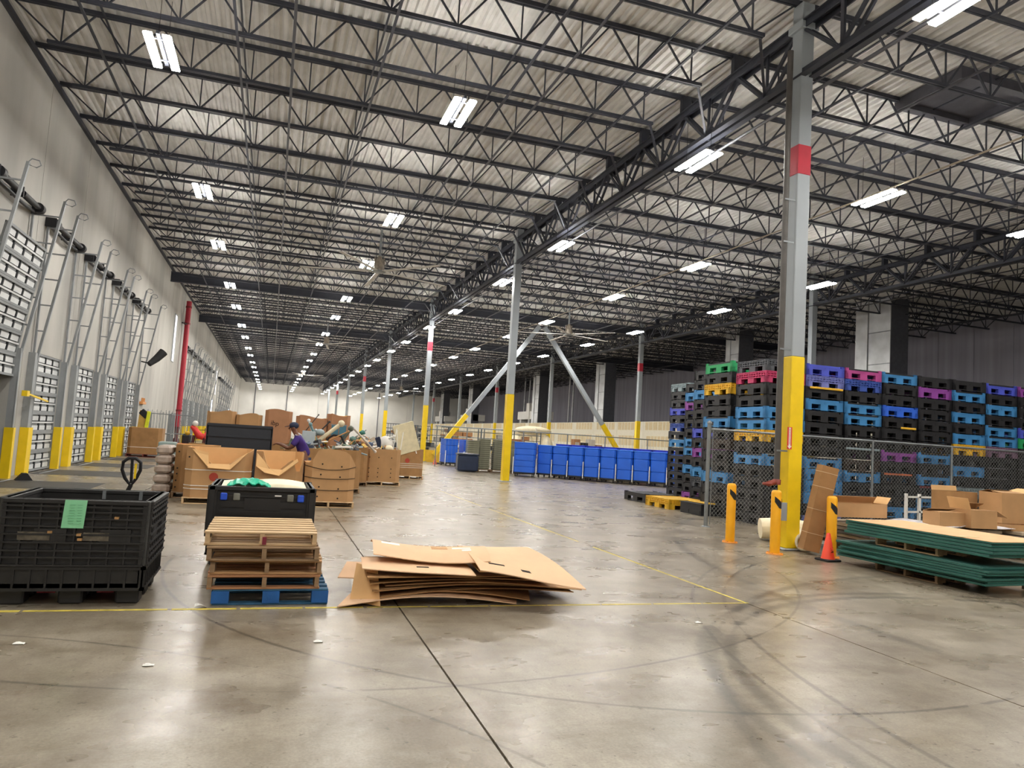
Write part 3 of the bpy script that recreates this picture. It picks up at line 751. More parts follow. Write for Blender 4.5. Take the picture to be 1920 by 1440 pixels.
for i, (x, y) in enumerate(((-1.6, 6.05), (-.68, 5.45), (4.05, 6.2), (.45, 5.9))):
    w = ('by the yellow line near the left edge', 'in the near left floor, alone', 'right of the flattened cardboard pile', 'before the wood pallet stack')[i]
    tag(MB().sheet(lambda u, v: (.07 * u, .04 * v, .003 + .012 * math.sin(4 * u) * math.sin(3 * v)), 4, 3, .002).build('paper_scrap', WHITEP), 'tiny white litter scrap on the floor ' + w, 'litter').location = (x, y, .004)

# ------------------------------------------------------------------ pile of flattened cardboard
def flat_sheet(lab, cs, sag=(0, 0), mt=CARD, t=.009, waves=0.0, holes=(), nu=10, nv=8, cut=None, seed=0):
    """cs: corners front-left, front-right, back-right, back-left (x,y,z); u across, v front to back"""
    A, B, C_, D_ = [Vector(c) for c in cs]; o = (A + B + C_ + D_) / 4; o.z = min(c[2] for c in cs)
    R = random.Random(seed); ph = R.random() * 6
    def fn(u, v, off=0):
        p = (A * (1 - u) + B * u) * (1 - v) + (D_ * (1 - u) + C_ * u) * v - o
        p.z += sag[0] * math.sin(PI * u) + sag[1] * math.sin(PI * v) + waves * math.sin(ph + 5 * u + 2 * v) * (1 - v * .6) + off
        if cut: p = p + Vector(cut(u, v))
        return p
    t_ = thing('flattened_carton', lab, 'cardboard', o)
    bd = MB().sheet(fn, nu, nv, t).build('board', mt, t_)
    for hu, hv, w, d in holes:
        c = fn(hu, hv); e = fn(hu + .02, hv) - c; e.normalize(); q = fn(hu, hv + .03) - c; q.normalize()
        nrm = e.cross(q) * .003
        P = [c + e * sx * w / 2 + q * sy * d / 2 + nrm for sx, sy in ((-1, -1), (1, -1), (1, 1), (-1, 1))]
        MB().add(P + [p - nrm * 2 for p in P], [(0, 1, 2, 3), (7, 6, 5, 4), (0, 4, 5, 1), (1, 5, 6, 2), (2, 6, 7, 3), (3, 7, 4, 0)]).build('hand_hole', HOLE, bd)  # solid dark inset: the shade inside the cut-out put into the colour
    return bd, fn
LAY = [('bottom flattened carton with its long flap reaching left to the yellow line', .72, 2.5, 7.0, 7.06, 2.9, CARD), ('second carton layer from the floor in the cardboard pile', .95, 2.65, 7.03, 7.06, 3.0, KRAFT),
       ('third carton layer of the pile with a drooping right end', 1.12, 3.22, 7.03, 7.1, 3.15, KRAFTD), ('fourth carton layer reaching farthest right in the pile', 1.2, 3.3, 7.04, 7.2, 3.1, KRAFT),
       ('fifth carton layer, arched in the middle of the pile', 1.05, 3.0, 7.05, 7.1, 3.05, KRAFTD), ('sixth carton layer of the cardboard pile', 1.18, 2.95, 7.0, 7.06, 3.0, KRAFT),
       ('seventh carton layer of the cardboard pile', 1.02, 2.98, 7.02, 7.1, 3.05, KRAFTD), ('eighth carton layer, just below the wavy one', 1.0, 2.9, 7.04, 7.05, 3.0, KRAFT),
       ('wavy carton layer under the top sheets', .98, 2.85, 7.0, 7.0, 2.95, KRAFTD)]  # alternate layers in darker kraft: shade between the sheets put into colour
dy = [0, .14, .03, .2, .0, .16, .05, .18, .02]
for k, (lab, xl, xr, yl, yr, xb, mm) in enumerate(LAY):
    o_ = .014 + .033 * k
    tl = .0 if k == 0 else .0
    flat_sheet(lab, [(xl, yl + dy[k], o_), (xr, yr + dy[-k], o_ - .002 * k), (xb, 8.15, o_), (1.1, 8.2, o_)], (.085 - .009 * k, 0), mt=mm, waves=.004, seed=k + 1)
flat_sheet('narrow carton strip hanging down at the left end of the pile', [(.86, 7.25, .02), (1.12, 7.0, .02), (1.1, 7.2, .33), (.93, 7.5, .33)], (0, 0), mt=KRAFTIN, seed=10)
flat_sheet('small carton flap poking out left behind the pile', [(.78, 7.75, .14), (.98, 7.6, .16), (1.1, 8.0, .25), (.9, 8.1, .24)], (0, 0), mt=CARD, seed=11)
flat_sheet('front left top carton with a folded corner and slot', [(.94, 7.12, .345), (2.0, 6.86, .325), (2.05, 7.6, .35), (1.0, 7.75, .35)], (0, .01), mt=CARD, waves=.004, holes=((.55, .3, .12, .035),), seed=12)
s_, _f = flat_sheet('large top carton with white labels and printing, curled at the back', [(1.08, 7.42, .425), (2.2, 7.06, .43), (2.35, 7.95, .42), (1.17, 8.35, .43)], (-.03, .07), mt=CARD, waves=.01, nv=12, seed=13)
def patch(parent, fn, u0, v0, u1, v1, m, name):
    P = [fn(u0, v0, .003), fn(u1, v0, .003), fn(u1, v1, .003), fn(u0, v1, .003)]
    MB().add(P + [p - Vector((0, 0, .002)) for p in P], [(0, 1, 2, 3), (7, 6, 5, 4), (0, 4, 5, 1), (1, 5, 6, 2), (2, 6, 7, 3), (3, 7, 4, 0)]).build(name, m, parent)
patch(s_, _f, .08, .42, .24, .54, WHITEP, 'white_label'); patch(s_, _f, .70, .42, .86, .48, WHITEP, 'white_label'); patch(s_, _f, .78, .33, .86, .39, WHITEP, 'white_label')
PRT = mat('faint_brown_print', '9a6f47', .8, var=.2, scale=20)
for k in range(9): patch(s_, _f, .38 + .05 * k, .74 - .004 * k, .38 + .05 * k + .034, .78 - .004 * k + .02, PRT, 'printed_letter')
patch(s_, _f, .52, .42, .66, .56, mat('tan_print', 'c49768', .8, var=.1), 'printed_mark')  # darker tan block printed between the labels
flat_sheet('large top right carton with two slots and a drooping corner', [(2.04, 6.86, .375), (3.06, 6.62, .25), (2.86, 7.8, .46), (2.05, 7.85, .46)], (-.0, .04), mt=CARD, waves=.01, holes=((.22, .22, .16, .03), (.5, .17, .09, .05)), nu=12, seed=14)
flat_sheet('middle top carton bridging the gap between the two big sheets', [(2.08, 7.02, .34), (2.5, 6.98, .335), (2.5, 7.8, .38), (2.1, 7.85, .38)], (0, .0), mt=KRAFTIN, waves=.004, seed=15)

# ------------------------------------------------------------------ pallet jack behind the ribbed bin
t = thing('pallet_jack', 'black pallet jack with loop handle behind the ribbed bin', 'pallet jack', (-1.53, 8.7, 0))
m = MB(); m.sweep([(0, 0, .4), (.06, -.02, .65), (.17, -.05, .93)], .022, 10); m.build('shaft', RUB, t)
m = MB(); m.sweep([(.17, -.05, .92), (.11, -.06, 1.0), (.075, -.07, 1.09), (.08, -.075, 1.17), (.13, -.08, 1.215), (.2, -.08, 1.215), (.25, -.075, 1.17), (.25, -.07, 1.09), (.215, -.06, 1.0)], .018, 10, closed=True); m.beam((.17, -.05, .95), (.165, -.08, 1.21), .03, .025); m.build('loop_handle', RUB, t)
MB().span((.195, -.088, 1.0), (.215, -.07, 1.16)).build('control_lever', YEL, t)
m = MB(); m.box((0, .0, .27), (.2, .16, .3), ch=.03); m.build('pump', RED, t)
for x in (-.24, .23): MB().span((x - .07, -1.2, .05), (x + .07, -.02, .12)).build('fork', RED, t)
MB().span((-.31, -.1, .06), (.3, -.02, .3)).build('fork_yoke', RED, t)
for x in (-.07, .07): MB().tube((x - .025, .06, .09), (x + .025, .06, .09), .09, 16).build('steer_wheel', RUB, t)

# ------------------------------------------------------------------ gaylord boxes
def gaylord(lab, loc, rz, W, D, Hh, prof=None, mt=KRAFT, pal=True, z=0.0, flaps=(), straps=(), holes=(), rings=(), dot=None, chamf=.14, txt=None, palm=WOOD):
    x0, y0 = loc
    if pal:
        pallet_for(lab, (x0, y0, z), rz, W, D, palm); z += .13
    t = thing('bulk_carton', lab, 'box', (x0, y0, z), rz)
    c = chamf; x, y = W / 2, D / 2
    ring = [(-x + c, -y), (x - c, -y), (x, -y + c), (x, y - c), (x - c, y), (-x + c, y), (-x, y - c), (-x, -y + c)]
    pts = []
    for i in range(8):
        a, b = ring[i], ring[(i + 1) % 8]; n = 8 if i % 2 == 0 else 2
        for k in range(n): pts.append((a[0] + (b[0] - a[0]) * k / n, a[1] + (b[1] - a[1]) * k / n, i, k / n))
    n = len(pts); P = []; F = []; th = .016; mi = []
    hs = [Hh if prof is None else prof(i, k, px / x, py / y) for px, py, i, k in pts]
    for (px, py, i, k), h in zip(pts, hs):
        f = 1 - th / math.hypot(px, py)
        P += [(px, py, 0), (px, py, h), (px * f, py * f, h), (px * f, py * f, .01)]
    m = MB()
    for i in range(n):
        a, b = i * 4, ((i + 1) % n) * 4
        m.f += [(a, b, b + 1, a + 1), (a + 1, b + 1, b + 2, a + 2), (a + 2, b + 2, b + 3, a + 3)]; m.m += [0, 1, 1]; m.s += [False] * 3
    m.v = P; m.f.append(tuple(i * 4 + 3 for i in range(n))); m.m.append(1); m.s.append(False); m.f.append(tuple(i * 4 for i in reversed(range(n)))); m.m.append(0); m.s.append(False)
    cw_ = m.build('carton_wall', [mt, KRAFTIN], t)
    for poly in flaps:      # front polygons (x, z) folded outward: list of (x, y, z)
        P = [Vector(p) for p in poly]; nn = (P[1] - P[0]).cross(P[2] - P[0]).normalized() * .008; k = len(P)
        MB().add([p + nn for p in P] + [p - nn for p in P], [tuple(range(k)), tuple(range(2 * k - 1, k - 1, -1))] + [(i, k + i, k + (i + 1) % k, (i + 1) % k) for i in range(k)]).build('torn_flap', KRAFTIN, t)
    for zs, w in straps:
        e = .006; rr = [(px * (1 + e / x), py * (1 + e / y)) for px, py in ring]
        m = MB()
        for i in range(8): m.beam((rr[i][0], rr[i][1], zs), (rr[(i + 1) % 8][0], rr[(i + 1) % 8][1], zs + (.0 if i else 0)), .006, w)
        m.build('white_strap', STRAP, cw_)
    for zs, dip in rings:   # dark cord around the box
        m = MB(); e = .006; pl = []
        for (px, py, i, k) in pts: pl.append((px * (1 + e / x), py * (1 + e / y), zs - dip * math.cos(px / x * PI / 2) * (1 if py < 0 else 0)))
        m.sweep(pl, .006, 4, closed=True); m.build('dark_cord', HOLE, cw_)
    for hx, hz in holes: MB().lathe([(.018, 0), (.018, .006)], n=8).build('punched_hole', HOLE, cw_).matrix_local = Matrix.Translation((hx, -y - .002, hz)) @ Matrix.Rotation(PI / 2, 4, 'X')  # dark discs: shade inside each hole painted on the wall
    if dot:
        MB().lathe([(.085, 0), (.085, .004)], n=24).build('red_round_print', mat('print_red', 'a8402e', .8, var=.08), cw_).matrix_local = Matrix.Translation((dot[0], -y - .0015, dot[1])) @ Matrix.Rotation(PI / 2, 4, 'X')
    if txt: text(txt, .2, cw_, HOLE, (-.1, -y - .006, Hh * .6), (PI / 2, .12, 0), 'handwriting')
    return t
PAL0 = {}
def pallet_for(lab, loc, rz, W, D, pm):
    R = (round(W, 2), round(D, 2), pm.name)
    lb = 'wood pallet under the ' + ' '.join(lab.split()[:12])
    if R in PAL0: return dup(PAL0[R], loc, rz, lb)
    PAL0[R] = stringer_pallet(lb, loc, rz, pm, pm, W + .02, D + .04, .128); return PAL0[R]
Y1 = 15.85
# front row
def p1(i, k, fx, fy):
    if i == 0: return .98 if k == 0 else [.98, .9, .78, .67, .66, .66, .72, .82][int(k * 8)]
    if i == 1: return .9 + .08 * k
    return .99
gaylord('opened kraft carton with torn front flap and red round print', (-.93, Y1 + .52), 0, 1.26, 1.04, .99, p1, straps=((.17, .014), (.235, .014), (.55, .016)), dot=(-.08, .42), holes=((-.56, .8),),
        flaps=([(-.52, -.53, .96), (-.2, -.6, .62), (-.18, -.53, .66), (-.22, -.51, .9)], [(-.2, -.6, .60), (-.18, -.525, .68), (.2, -.525, .68), (.22, -.6, .58)], [(.2, -.525, .67), (.22, -.6, .58), (.33, -.56, .7), (.55, -.52, .95)]))
gaylord('kraft carton with punched holes at the left end of the front row', (-1.46, Y1 + 1.56), .04, .88, .86, 1.0, mt=KRAFTD, holes=((-.36, .85), (-.37, .5), (-.37, .38), (-.38, .24), (-.38, .1)), palm=WOODW)
def p2(i, k, fx, fy):
    if i == 0: return [.98, .72, .62, .6, .62, .7, .78, .84][int(k * 8)]
    if i == 1: return .6
    return .98
gaylord('kraft carton with ragged torn front beside the red print carton', (.24, Y1 + .5), 0, .96, 1.0, .98, p2,
        flaps=([(-.46, -.51, .95), (-.46, -.57, .68), (-.28, -.6, .55), (-.2, -.52, .63), (-.3, -.52, .78)], [(-.28, -.6, .55), (-.2, -.52, .63), (.06, -.52, .62), (.0, -.6, .5)], [(.0, -.6, .5), (.06, -.52, .62), (.34, -.54, .86), (.36, -.6, .8)]))
def p3(i, k, fx, fy):
    if i == 0: return [.86, 1.06, 1.09, 1.1, 1.1, 1.09, 1.08, 1.06][int(k * 8)]
    if i == 1: return 1.0 - .2 * k
    if i == 2: return .78
    return .8
gaylord('kraft carton bound with dark cords and cut sloping shoulders', (1.28, Y1 + .5), 0, 1.04, 1.0, 1.1, p3, rings=((.74, .08), (.50, .03), (.25, .02)), holes=((-.18, .78), (.22, .74), (-.2, .56), (.2, .52), (-.22, .3), (.18, .27), (-.24, .1), (.18, .07)), palm=WOOD)
# second group on the right
HG = [(hx, hz) for hx in (-.42, -.14, .26) for hz in (.74, .4, .27, .14)]
gaylord('kraft carton with rows of punched holes, full of junk, right of the front row', (3.4, 23.3), 0, 1.12, 1.0, 1.0, holes=HG)
gaylord('kraft carton with paper shipping labels in the shade beside the punched one', (2.32, 22.7), .04, 1.06, 1.0, 1.02, mt=KRAFTD, palm=WOODW)
gaylord('rightmost kraft carton with red print and three white straps', (4.97, 27.1), 0, .98, 1.0, .98, straps=((.3, .014), (.37, .014), (.44, .014)), dot=(-.12, .55), mt=KRAFTD)
for k, (x, y, w, lab) in enumerate(((.95, 20.0, 1.1, 'brown carton of metal junk right behind the bending worker'), (-.45, 19.55, .9, 'brown carton at the bending worker\'s hands'), (1.95, 20.1, .8, 'brown carton of mixed junk between the worker and the punched carton'), (3.1, 25.0, 1.1, 'brown carton of junk behind the punched carton'))):
    gaylord(lab, (x, y), 0, w, 1.0, 1.0 if k != 1 else .95, mt=KRAFTD, palm=WOODW)
# tall second row, stacked two high
R2 = [(-1.43, .8, 'ragged open carton at the left of the high back row', .89), (-.64, .74, 'low kraft carton second from left on the high back row', .84), (.21, .8, 'tall kraft carton with black handwriting on the high back row', 1.02), (1.2, .92, 'kraft carton fourth from left on the high back row', .89), (2.03, .68, 'tall curved kraft carton at the right of the high back row', 1.02)]
for k, (x, w, lab, hh) in enumerate(R2):
    gaylord('lower carton holding up the ' + lab.replace(' on the high back row', '').replace(' of the high back row', ' back'), (x, 23.8), 0, w, .9, 1.0, mt=KRAFTD)
    gaylord(lab, (x, 23.8), 0, w, .9, hh - .03, (lambda i, kk, fx, fy, hh=hh, k=k: hh - .03 + .05 * math.sin(fx * 2 + k) * (1 if i in (0,) else .3)), mt=(KRAFT if k in (0, 1) else mat('rosy_cardboard', 'a97a58', .8, var=.06)), z=1.13, txt='ibp' if k == 2 else None, pal=False, chamf=.1)
# left carton by the dock
gaylord('large kraft carton standing alone by the last near dock door', (-5.0, 34.5), .0, 1.3, 1.1, 1.1, mt=KRAFTD, straps=((.28, .02),), palm=mat('red_brown_pallet', '7a3a34', .8, var=.2))

# ------------------------------------------------------------------ collapsed bulk containers in stacks
CH = .287
def container_proto(kind):
    W = 1.13; h = CH - .006
    t = thing('collapsed_container', 'x', 'container', (0, 0, -50))
    m = MB(); e = W / 2
    m.span((-e + .03, -e + .03, .148), (e - .03, e - .03, .172))
    for a in range(4):
        M = Matrix.Rotation(a * PI / 2, 4, 'Z')
        def sp(x0, y0, z0, x1, y1, z1):
            P = []
            for z in (z0, z1):
                for x, y in ((x0, y0), (x1, y0), (x1, y1), (x0, y1)): P.append(tuple(M @ Vector((x, y, z))))
            m.add(P, [(0, 3, 2, 1), (4, 5, 6, 7), (0, 1, 5, 4), (1, 2, 6, 5), (2, 3, 7, 6), (3, 0, 4, 7)])
        sp(-e, -e, 0, -e + .19, -e + .09, .15); sp(-.11, -e, 0, .11, -e + .09, .15)
        sp(e - .19, -e, 0, e, -e + .09, .15)
        if kind == 'solid':
            sp(-e, -e + .008, .02, e, -e + .03, .04)
            sp(-e, -e, .148, e, -e + .045, .225)
            sp(-e, -e - .004, .205, e, -e + .02, .225)
            for x in (-.33, 0, .33): sp(x - .014, -e - .004, .16, x + .014, -e, .21)
            sp(-e, -e, .2, -e + .1, -e + .1, h); sp(e - .1, -e, .2, e, -e + .06, h)
        else:
            for z in (.115, .17, .225, h - .022): sp(-e, -e, z, e, -e + .035, z + .02)
            for k in range(13): x = -e + .01 + (W - .02) * k / 12; sp(x - .01, -e + .002, .115, x + .01, -e + .033, h)
            sp(-e + .03, -e + .03, .115, e - .03, -e + .04, h - .02)
    m.build('pallet_frame', BLACKM, t)
    m = MB()
    if kind == 'solid':
        m.span((-e + .035, -e + .03, .17), (e - .035, e - .03, h - .012))
        for s in (-1, 1): m.span((-e + .12, s * (e - .022) - .012, .226), (e - .12, s * (e - .022) + .012, h - .015))
        for s in (-1, 1): m.span((s * (e - .022) - .012, -e + .12, .226), (s * (e - .022) + .012, e - .12, h - .015))
    else: m.span((-e + .04, -e + .04, .17), (e - .04, e - .04, h - .012))
    m.build('folded_walls', BLACKM, t)
    return t
CPROTO = {'solid': None, 'grid': None}
CC = {'K': ('black', '242427', 'solid'), 'B': ('light blue', '3f84bd', 'solid'), 'R': ('royal blue', '4a56c4', 'solid'), 'r': ('bright blue', '2f66d8', 'solid'), 'P': ('purple', '8a4399', 'solid'),
      'G': ('green', '259a5c', 'solid'), 'M': ('magenta', 'b83562', 'grid'), 'm': ('pink', 'b2488c', 'solid'), 'Y': ('yellow', 'e3b22c', 'grid'), 'y': ('yellow', 'e3b22c', 'solid'), 'W': ('pale grey', '8fa0a6', 'grid'),
      'w': ('dark grey', '4d5056', 'grid'), 'L': ('lavender', '7078bd', 'grid'), 'l': ('navy blue', '3a55a8', 'grid'), 'O': ('orange', 'd5744b', 'solid'), 'D': ('dark red', '7a2b34', 'solid'), 'V': ('mauve', '7d5f77', 'grid'), 'N': ('brown', '3a302c', 'solid')}
for c_, (nm, hx, kd) in CC.items(): mat('container_' + c_, hx, .5, var=.14, scale=3)
used = set()
def stack(cols, x, y, where, sx=1.0, sy=1.0, z0=0.0, step=CH, inset=None):
    R = random.Random(int(x * 31 + y * 17))
    n = len(cols)
    for i in range(n):
        c = cols[n - 1 - i]; nm, hx, kd = CC[c]
        loc = (x + R.uniform(-.018, .018), y + R.uniform(-.018, .018), z0 + step * i)
        if CPROTO[kd] is None: CPROTO[kd] = container_proto(kd)
        o = CPROTO[kd] if kd not in used else dup(CPROTO[kd])
        if kd not in used: KIDS[o.name] = [(k, []) for k in kids(o)]; used.add(kd)
        o.location = loc; o.rotation_euler = (0, 0, R.uniform(-.012, .012) + (PI / 2) * R.randint(0, 0)); o.scale = (sx, sy, step / CH)
        pos = 'on top of' if i == n - 1 else ('at the bottom of' if i == 0 else ORD[n - 1 - i] + ' from top in')
        o['label'] = '%s collapsed container, %s the %s' % (nm, pos, where); o['group'] = 'collapsed bulk containers in stacks'
        for k in kids_of(o):
            M = MATS['container_' + c]
            if k.name.startswith('folded') and c in 'BRrPGm': M = MATS['container_K'] if R.random() < .55 else M
            if c == 'O' and k.name.startswith('pallet'): M = MATS['container_K']
            if c == 'D' and k.name.startswith('pallet'): M = MATS['container_K']
            repaint(k, M)
def kids_of(o):
    return [c for c in o.children]
FY = 15.15
ST = [('wMKKBBYKBKKKKK', 11.74, 'corner stack behind the yellow column'), ('RLKBKKKKBBBBKL', 12.93, 'stack beside the yellow column'), ('mlKBBKKKNBKKKK', 14.13, 'second stack right of the yellow column'),
      ('BKKrKKKPKOKKBK', 15.30, 'third stack right of the yellow column'), ('KPKKKKKBKBDBKK', 16.49, 'fourth stack right of the yellow column'), ('KBKBKBYKBKWKKK', 17.68, 'fifth stack right of the yellow column'),
      ('RKBKBBVKKKKKKK', 18.86, 'sixth stack right of the yellow column'), ('PKKKRGKKKKBKKK', 20.05, 'seventh stack right of the yellow column')]
for cols, x, w in ST:
    stack(cols, x, FY, w, 1.02 if x > 12 else 1.0, 1.0 if x > 12 else 1.06, step=.2855)
stack('GKYKKBKNKKBKKK', 11.8, 16.66, 'green topped stack behind the corner', 1, 1.08, step=.292)
stack('KKBKKKRKPKBwKK', 13.05, 19.15, 'third stack back from the corner', 1, 1.1, step=.298)
stack('KBPKKKBBKBKKP', 14.0, 21.2, 'narrow fourth stack back from corner', 1, 1.05, step=.305)
stack('WKKRKlKBKKKKKK', 15.0, 23.85, 'rearmost left stack near the blue carts', 1, 1.12, step=.298)
stack('K', 11.55, 20.5, 'loose row on the floor by the stacks', 1, 1.3)
stack('Y', 11.3, 18.72, 'loose row on the floor by the stacks', 1, 1.2)
stack('K', 11.35, 17.3 - .35, 'loose row nearest the fence post', .9, 1.08) if False else None
stack('K', 12.55, 17.62 + .55, 'loose floor row behind the yellow one', .8, .8) if False else None
t = thing('lidded_case', 'black case with a flat yellow lid on top, loose by the fence post', 'case', (10.98, 16.95, .0))
MB().span((-.05, -.46, .30), (.22, .44, .33)).build('lid', MATS['container_Y'], t, bevel=.01)
m = MB(); m.span((-.24, -.5, 0), (.24, .5, .285)); m.span((-.26, -.54, .285), (.25, .54, .30)); m.span((-.25, -.45, .03), (-.24, -.08, .12)); m.span((-.25, .08, .03), (-.24, .45, .12)); m.build('black_case', BLACKM, t)
for x, w, z, k, cm in ((12.93, 1.0, 3.40, 'yellow', 'Y'), (15.55, .5, 2.58, 'short yellow', 'Y'), (14.1, 1.05, 1.97, 'grey', 'W')):
    tag(MB().box((0, 0, 0), (w, .02, .05), ch=.006).build('lid_strip', MATS['container_' + cm]), '%s plastic strip wedged in the front of a container stack' % k, 'strip').location = (x, FY - .61, z)

# ------------------------------------------------------------------ chain-link fence
t = thing('chain_link_fence', 'galvanised chain link fence before the container stacks', 'fence', (9.37, 14.15, 0))
FENCE = mat('fence_wire', '8f918f', .5, .3, var=.1)
FL, FH = 10.6, 2.2
for i, x in enumerate((0, 2.2, 4.65, 7.2, 9.8)):
    m = MB(); r = .045 if i == 0 else .032; m.tube((x, 0, 0), (x, 0, FH + (.12 if i == 0 else 0)), r, 12); m.lathe([(r + .01, FH + .1), (r + .01, FH + .13), (.02, FH + .17)], (x, 0, 0), 12) if i == 0 else None
    m.lathe([(r + .05, 0), (r + .05, .015), (r, .02)], (x, 0, 0), 12); m.build('post', GALV, t)
MB().tube((0, 0, FH - .02), (FL, 0, FH - .02), .024, 10).build('top_rail', GALV, t)
MB().tube((.1, 0, .05), (.1, 0, FH - .05), .01, 6).build('tension_bar', GALV, t)
m = MB(); p = .1; zt, zb = FH - .04, .05
k = -int((zt - zb) / p) - 1
while k * p < FL:
    for s in (1, -1):
        xa = k * p; xb = xa + (zt - zb); za, z_b = (zb, zt) if s > 0 else (zt, zb)
        ta = max(0, (0.1 - xa) / (xb - xa)); tb = min(1, (FL - xa) / (xb - xa))
        if tb > ta: m.beam((xa + (xb - xa) * ta, .004 * s, za + (z_b - za) * ta), (xa + (xb - xa) * tb, .004 * s, za + (z_b - za) * tb), .0048)
    k += 1
m.build('wire_mesh', FENCE, t)['kind'] = 'stuff'

# ------------------------------------------------------------------ green edged board stacks
GRN = mat('board_green_edge', '1f5f53', .5, var=.15, scale=3); GRND = mat('board_green_dark', '2f5f57', .6, var=.2, scale=3); PLY = mat('plywood_tan', 'd9b184', .75, var=.1, scale=2, stretch=(1, 4, 4))
def board(lab, x, y, z, th, rz, top=GRND, w=1.22, d=2.44):
    t = thing('green_board', lab, 'board', (x, y, z), rz, 'green edged boards on pallets')
    MB().box((0, 0, th / 2), (w, d, th * .8), ch=.003).build('core', GRND, t)
    MB().box((0, 0, th - .004), (w + .004, d + .004, .009), ch=.002).build('face_sheet', top, t)
    MB().box((0, 0, th * .32), (w + .006, d + .006, th * .38), ch=.002).build('green_edge', GRN, t)
    return t
BX, BY = 9.52, 8.36
R = random.Random(5)
stringer_pallet('wood pallet on the floor under the lower green board stack', (BX + .05, BY + .15, 0), PI / 2 + .02, WOODW, WOODW, 1.1, 1.0, .13)
for k in range(7): board('green board, %s from the bottom of the lower stack' % ORD[k], BX + R.uniform(-.05, .03), BY + R.uniform(-.05, .05) + .02, .132 + .035 * k, .033, .05 + R.uniform(-.02, .02))
stringer_pallet('wood pallet between the two green board stacks', (BX + .12, BY + .2, .380), PI / 2 + .03, WOOD, WOOD, 1.1, 1.05, .12)
for k in range(4): board('green board, %s from the bottom of the upper stack' % ORD[k], BX + .07 + R.uniform(-.02, .02), BY + R.uniform(-.03, .03) - .02, .503 + .045 * k, .043, .04 + R.uniform(-.012, .012))
board('tan plywood board with green edge topping the upper stack', BX + .08, BY - .02, .685, .034, .045, PLY)
tag(MB().sheet(lambda u, v: (.28 * u, .06 * v + .03 * math.sin(4 * u), .004), 5, 2, .002).build('paint_patch', mat('pale_scrap', 'e6dcae', .8, var=.1)), 'pale torn paper strip at the near corner of the tan plywood', 'paper').location = (9.0, 7.5, .723)
t = thing('wood_pallet', 'corner of a wood pallet on the floor at the right edge', 'pallet', (10.75, 7.2, 0), .3)
for x in (-.45, 0, .45): MB().span((x - .02, -.5, .02), (x + .02, .5, .1)).build('stringer', WOODW, t)
for k in range(6): MB().span((-.5, -.5 + k * .18, .1), (.5, -.4 + k * .18, .118)).build('deck_board', WOOD, t)
t = thing('wrapped_bundle', 'white plastic wrapped bundle behind the lower green boards', 'bundle', (10.85, 9.4, 0))
m = MB(); m.blob((0, 0, .2), (.45, .5, .25), 14, 8, wob=.2); m.build('film', mat('white_film', 'dedbe0', .3, var=.15, scale=8), t)
# traffic cone
t = thing('traffic_cone', 'small orange traffic cone before the green boards', 'cone', (8.87, 9.84, 0), .1)
MB().lathe([(.115, .03), (.105, .05), (.03, .44), (.022, .45), (.02, .45)], n=24).build('cone_body', mat('cone_orange', 'ee4423', .45, var=.04), t)
MB().box((0, 0, .017), (.3, .3, .034), ch=.012).build('base', RUB, t)
m = MB()
for k in range(5): m.box((.012 * math.sin(k * 2), -.085 + .006 * k, .15 + .017 * k), (.05 - .008 * (k % 3), .012, .007), ry=.5 * math.sin(k * 3))
m.build('stencilled_mark', RUB, t)
# tall carton
def carton(lab, loc, rz, d, flaps=(), mt=KRAFTD, tilt=None, marks=None):
    t = thing('carton', lab, 'box', loc, rz); w, l, h = d; th = .008
    m = MB(); m.span((-w / 2, -l / 2, 0), (w / 2, l / 2, th)); 
    m.build('bottom', mt, t)
    for nm, a, b in (('side', (-w / 2, -l / 2, th), (w / 2, -l / 2 + th, h)), ('side', (-w / 2, l / 2 - th, th), (w / 2, l / 2, h)), ('side', (-w / 2, -l / 2 + th, th), (-w / 2 + th, l / 2 - th, h)), ('side', (w / 2 - th, -l / 2 + th, th), (w / 2, l / 2 - th, h))):
        MB().span(a, b).build(nm, mt, t)
    for sd, ang, ln in flaps:   # side 0 front,1 right,2 back,3 left ; ang 0 = flat closed, PI/2 = upright, PI = folded out flat
        wd = w if sd % 2 == 0 else l; off = l / 2 if sd % 2 == 0 else w / 2
        m = MB(); m.span((-wd / 2 + .004, 0, -.003), (wd / 2 - .004, ln, .003))
        o = m.build('flap', KRAFTIN if ang > 1.2 else mt, t)
        o.matrix_local = Matrix.Rotation(sd * PI / 2, 4, 'Z') @ Matrix.Translation((0, -off, h)) @ Matrix.Rotation(ang, 4, 'X')
    return t
t = carton('tall narrow cardboard carton leaning by the orange cone', (9.04, 10.5, .0), -.25, (.3, .2, 1.5))
t.rotation_euler = (.05, .19, -.2); t.location.z = .065
for z in (.3, .72, 1.12, 1.38): MB().span((-.154, -.104, z), (.154, .104, z + .008)).build('band', mat('pale_cord', 'd2bb98', .6, var=0), t)
t = thing('foam_roll', 'cream rolled foam pipe lying behind the tall carton', 'roll', (9.36, 10.98, .165), -.7)
m = MB(); n = 18
P = []; F = []
for yv in (-.35, .75):
    for r in (.16, .11):
        for j in range(n): A = 2 * PI * j / n; P.append((r * math.cos(A), yv, r * math.sin(A)))
for j in range(n):
    k = (j + 1) % n
    F += [(j, k, n + k, n + j), (2 * n + k, 2 * n + j, 3 * n + j, 3 * n + k), (k, j, 2 * n + j, 2 * n + k), (n + j, n + k, 3 * n + k, 3 * n + j)]
m.add(P, F, 0, True); m.build('tube', CREAM, t)
t = thing('foam_roll', 'second cream foam bundle resting behind the foam roll', 'roll', (9.75, 11.95, .2), 1.2)
m = MB(); m.sweep([(0, -.4, .02), (0, 0, .06), (.03, .5, .03)], [.2, .22, .2], 14); m.build('tube', CREAM, t)
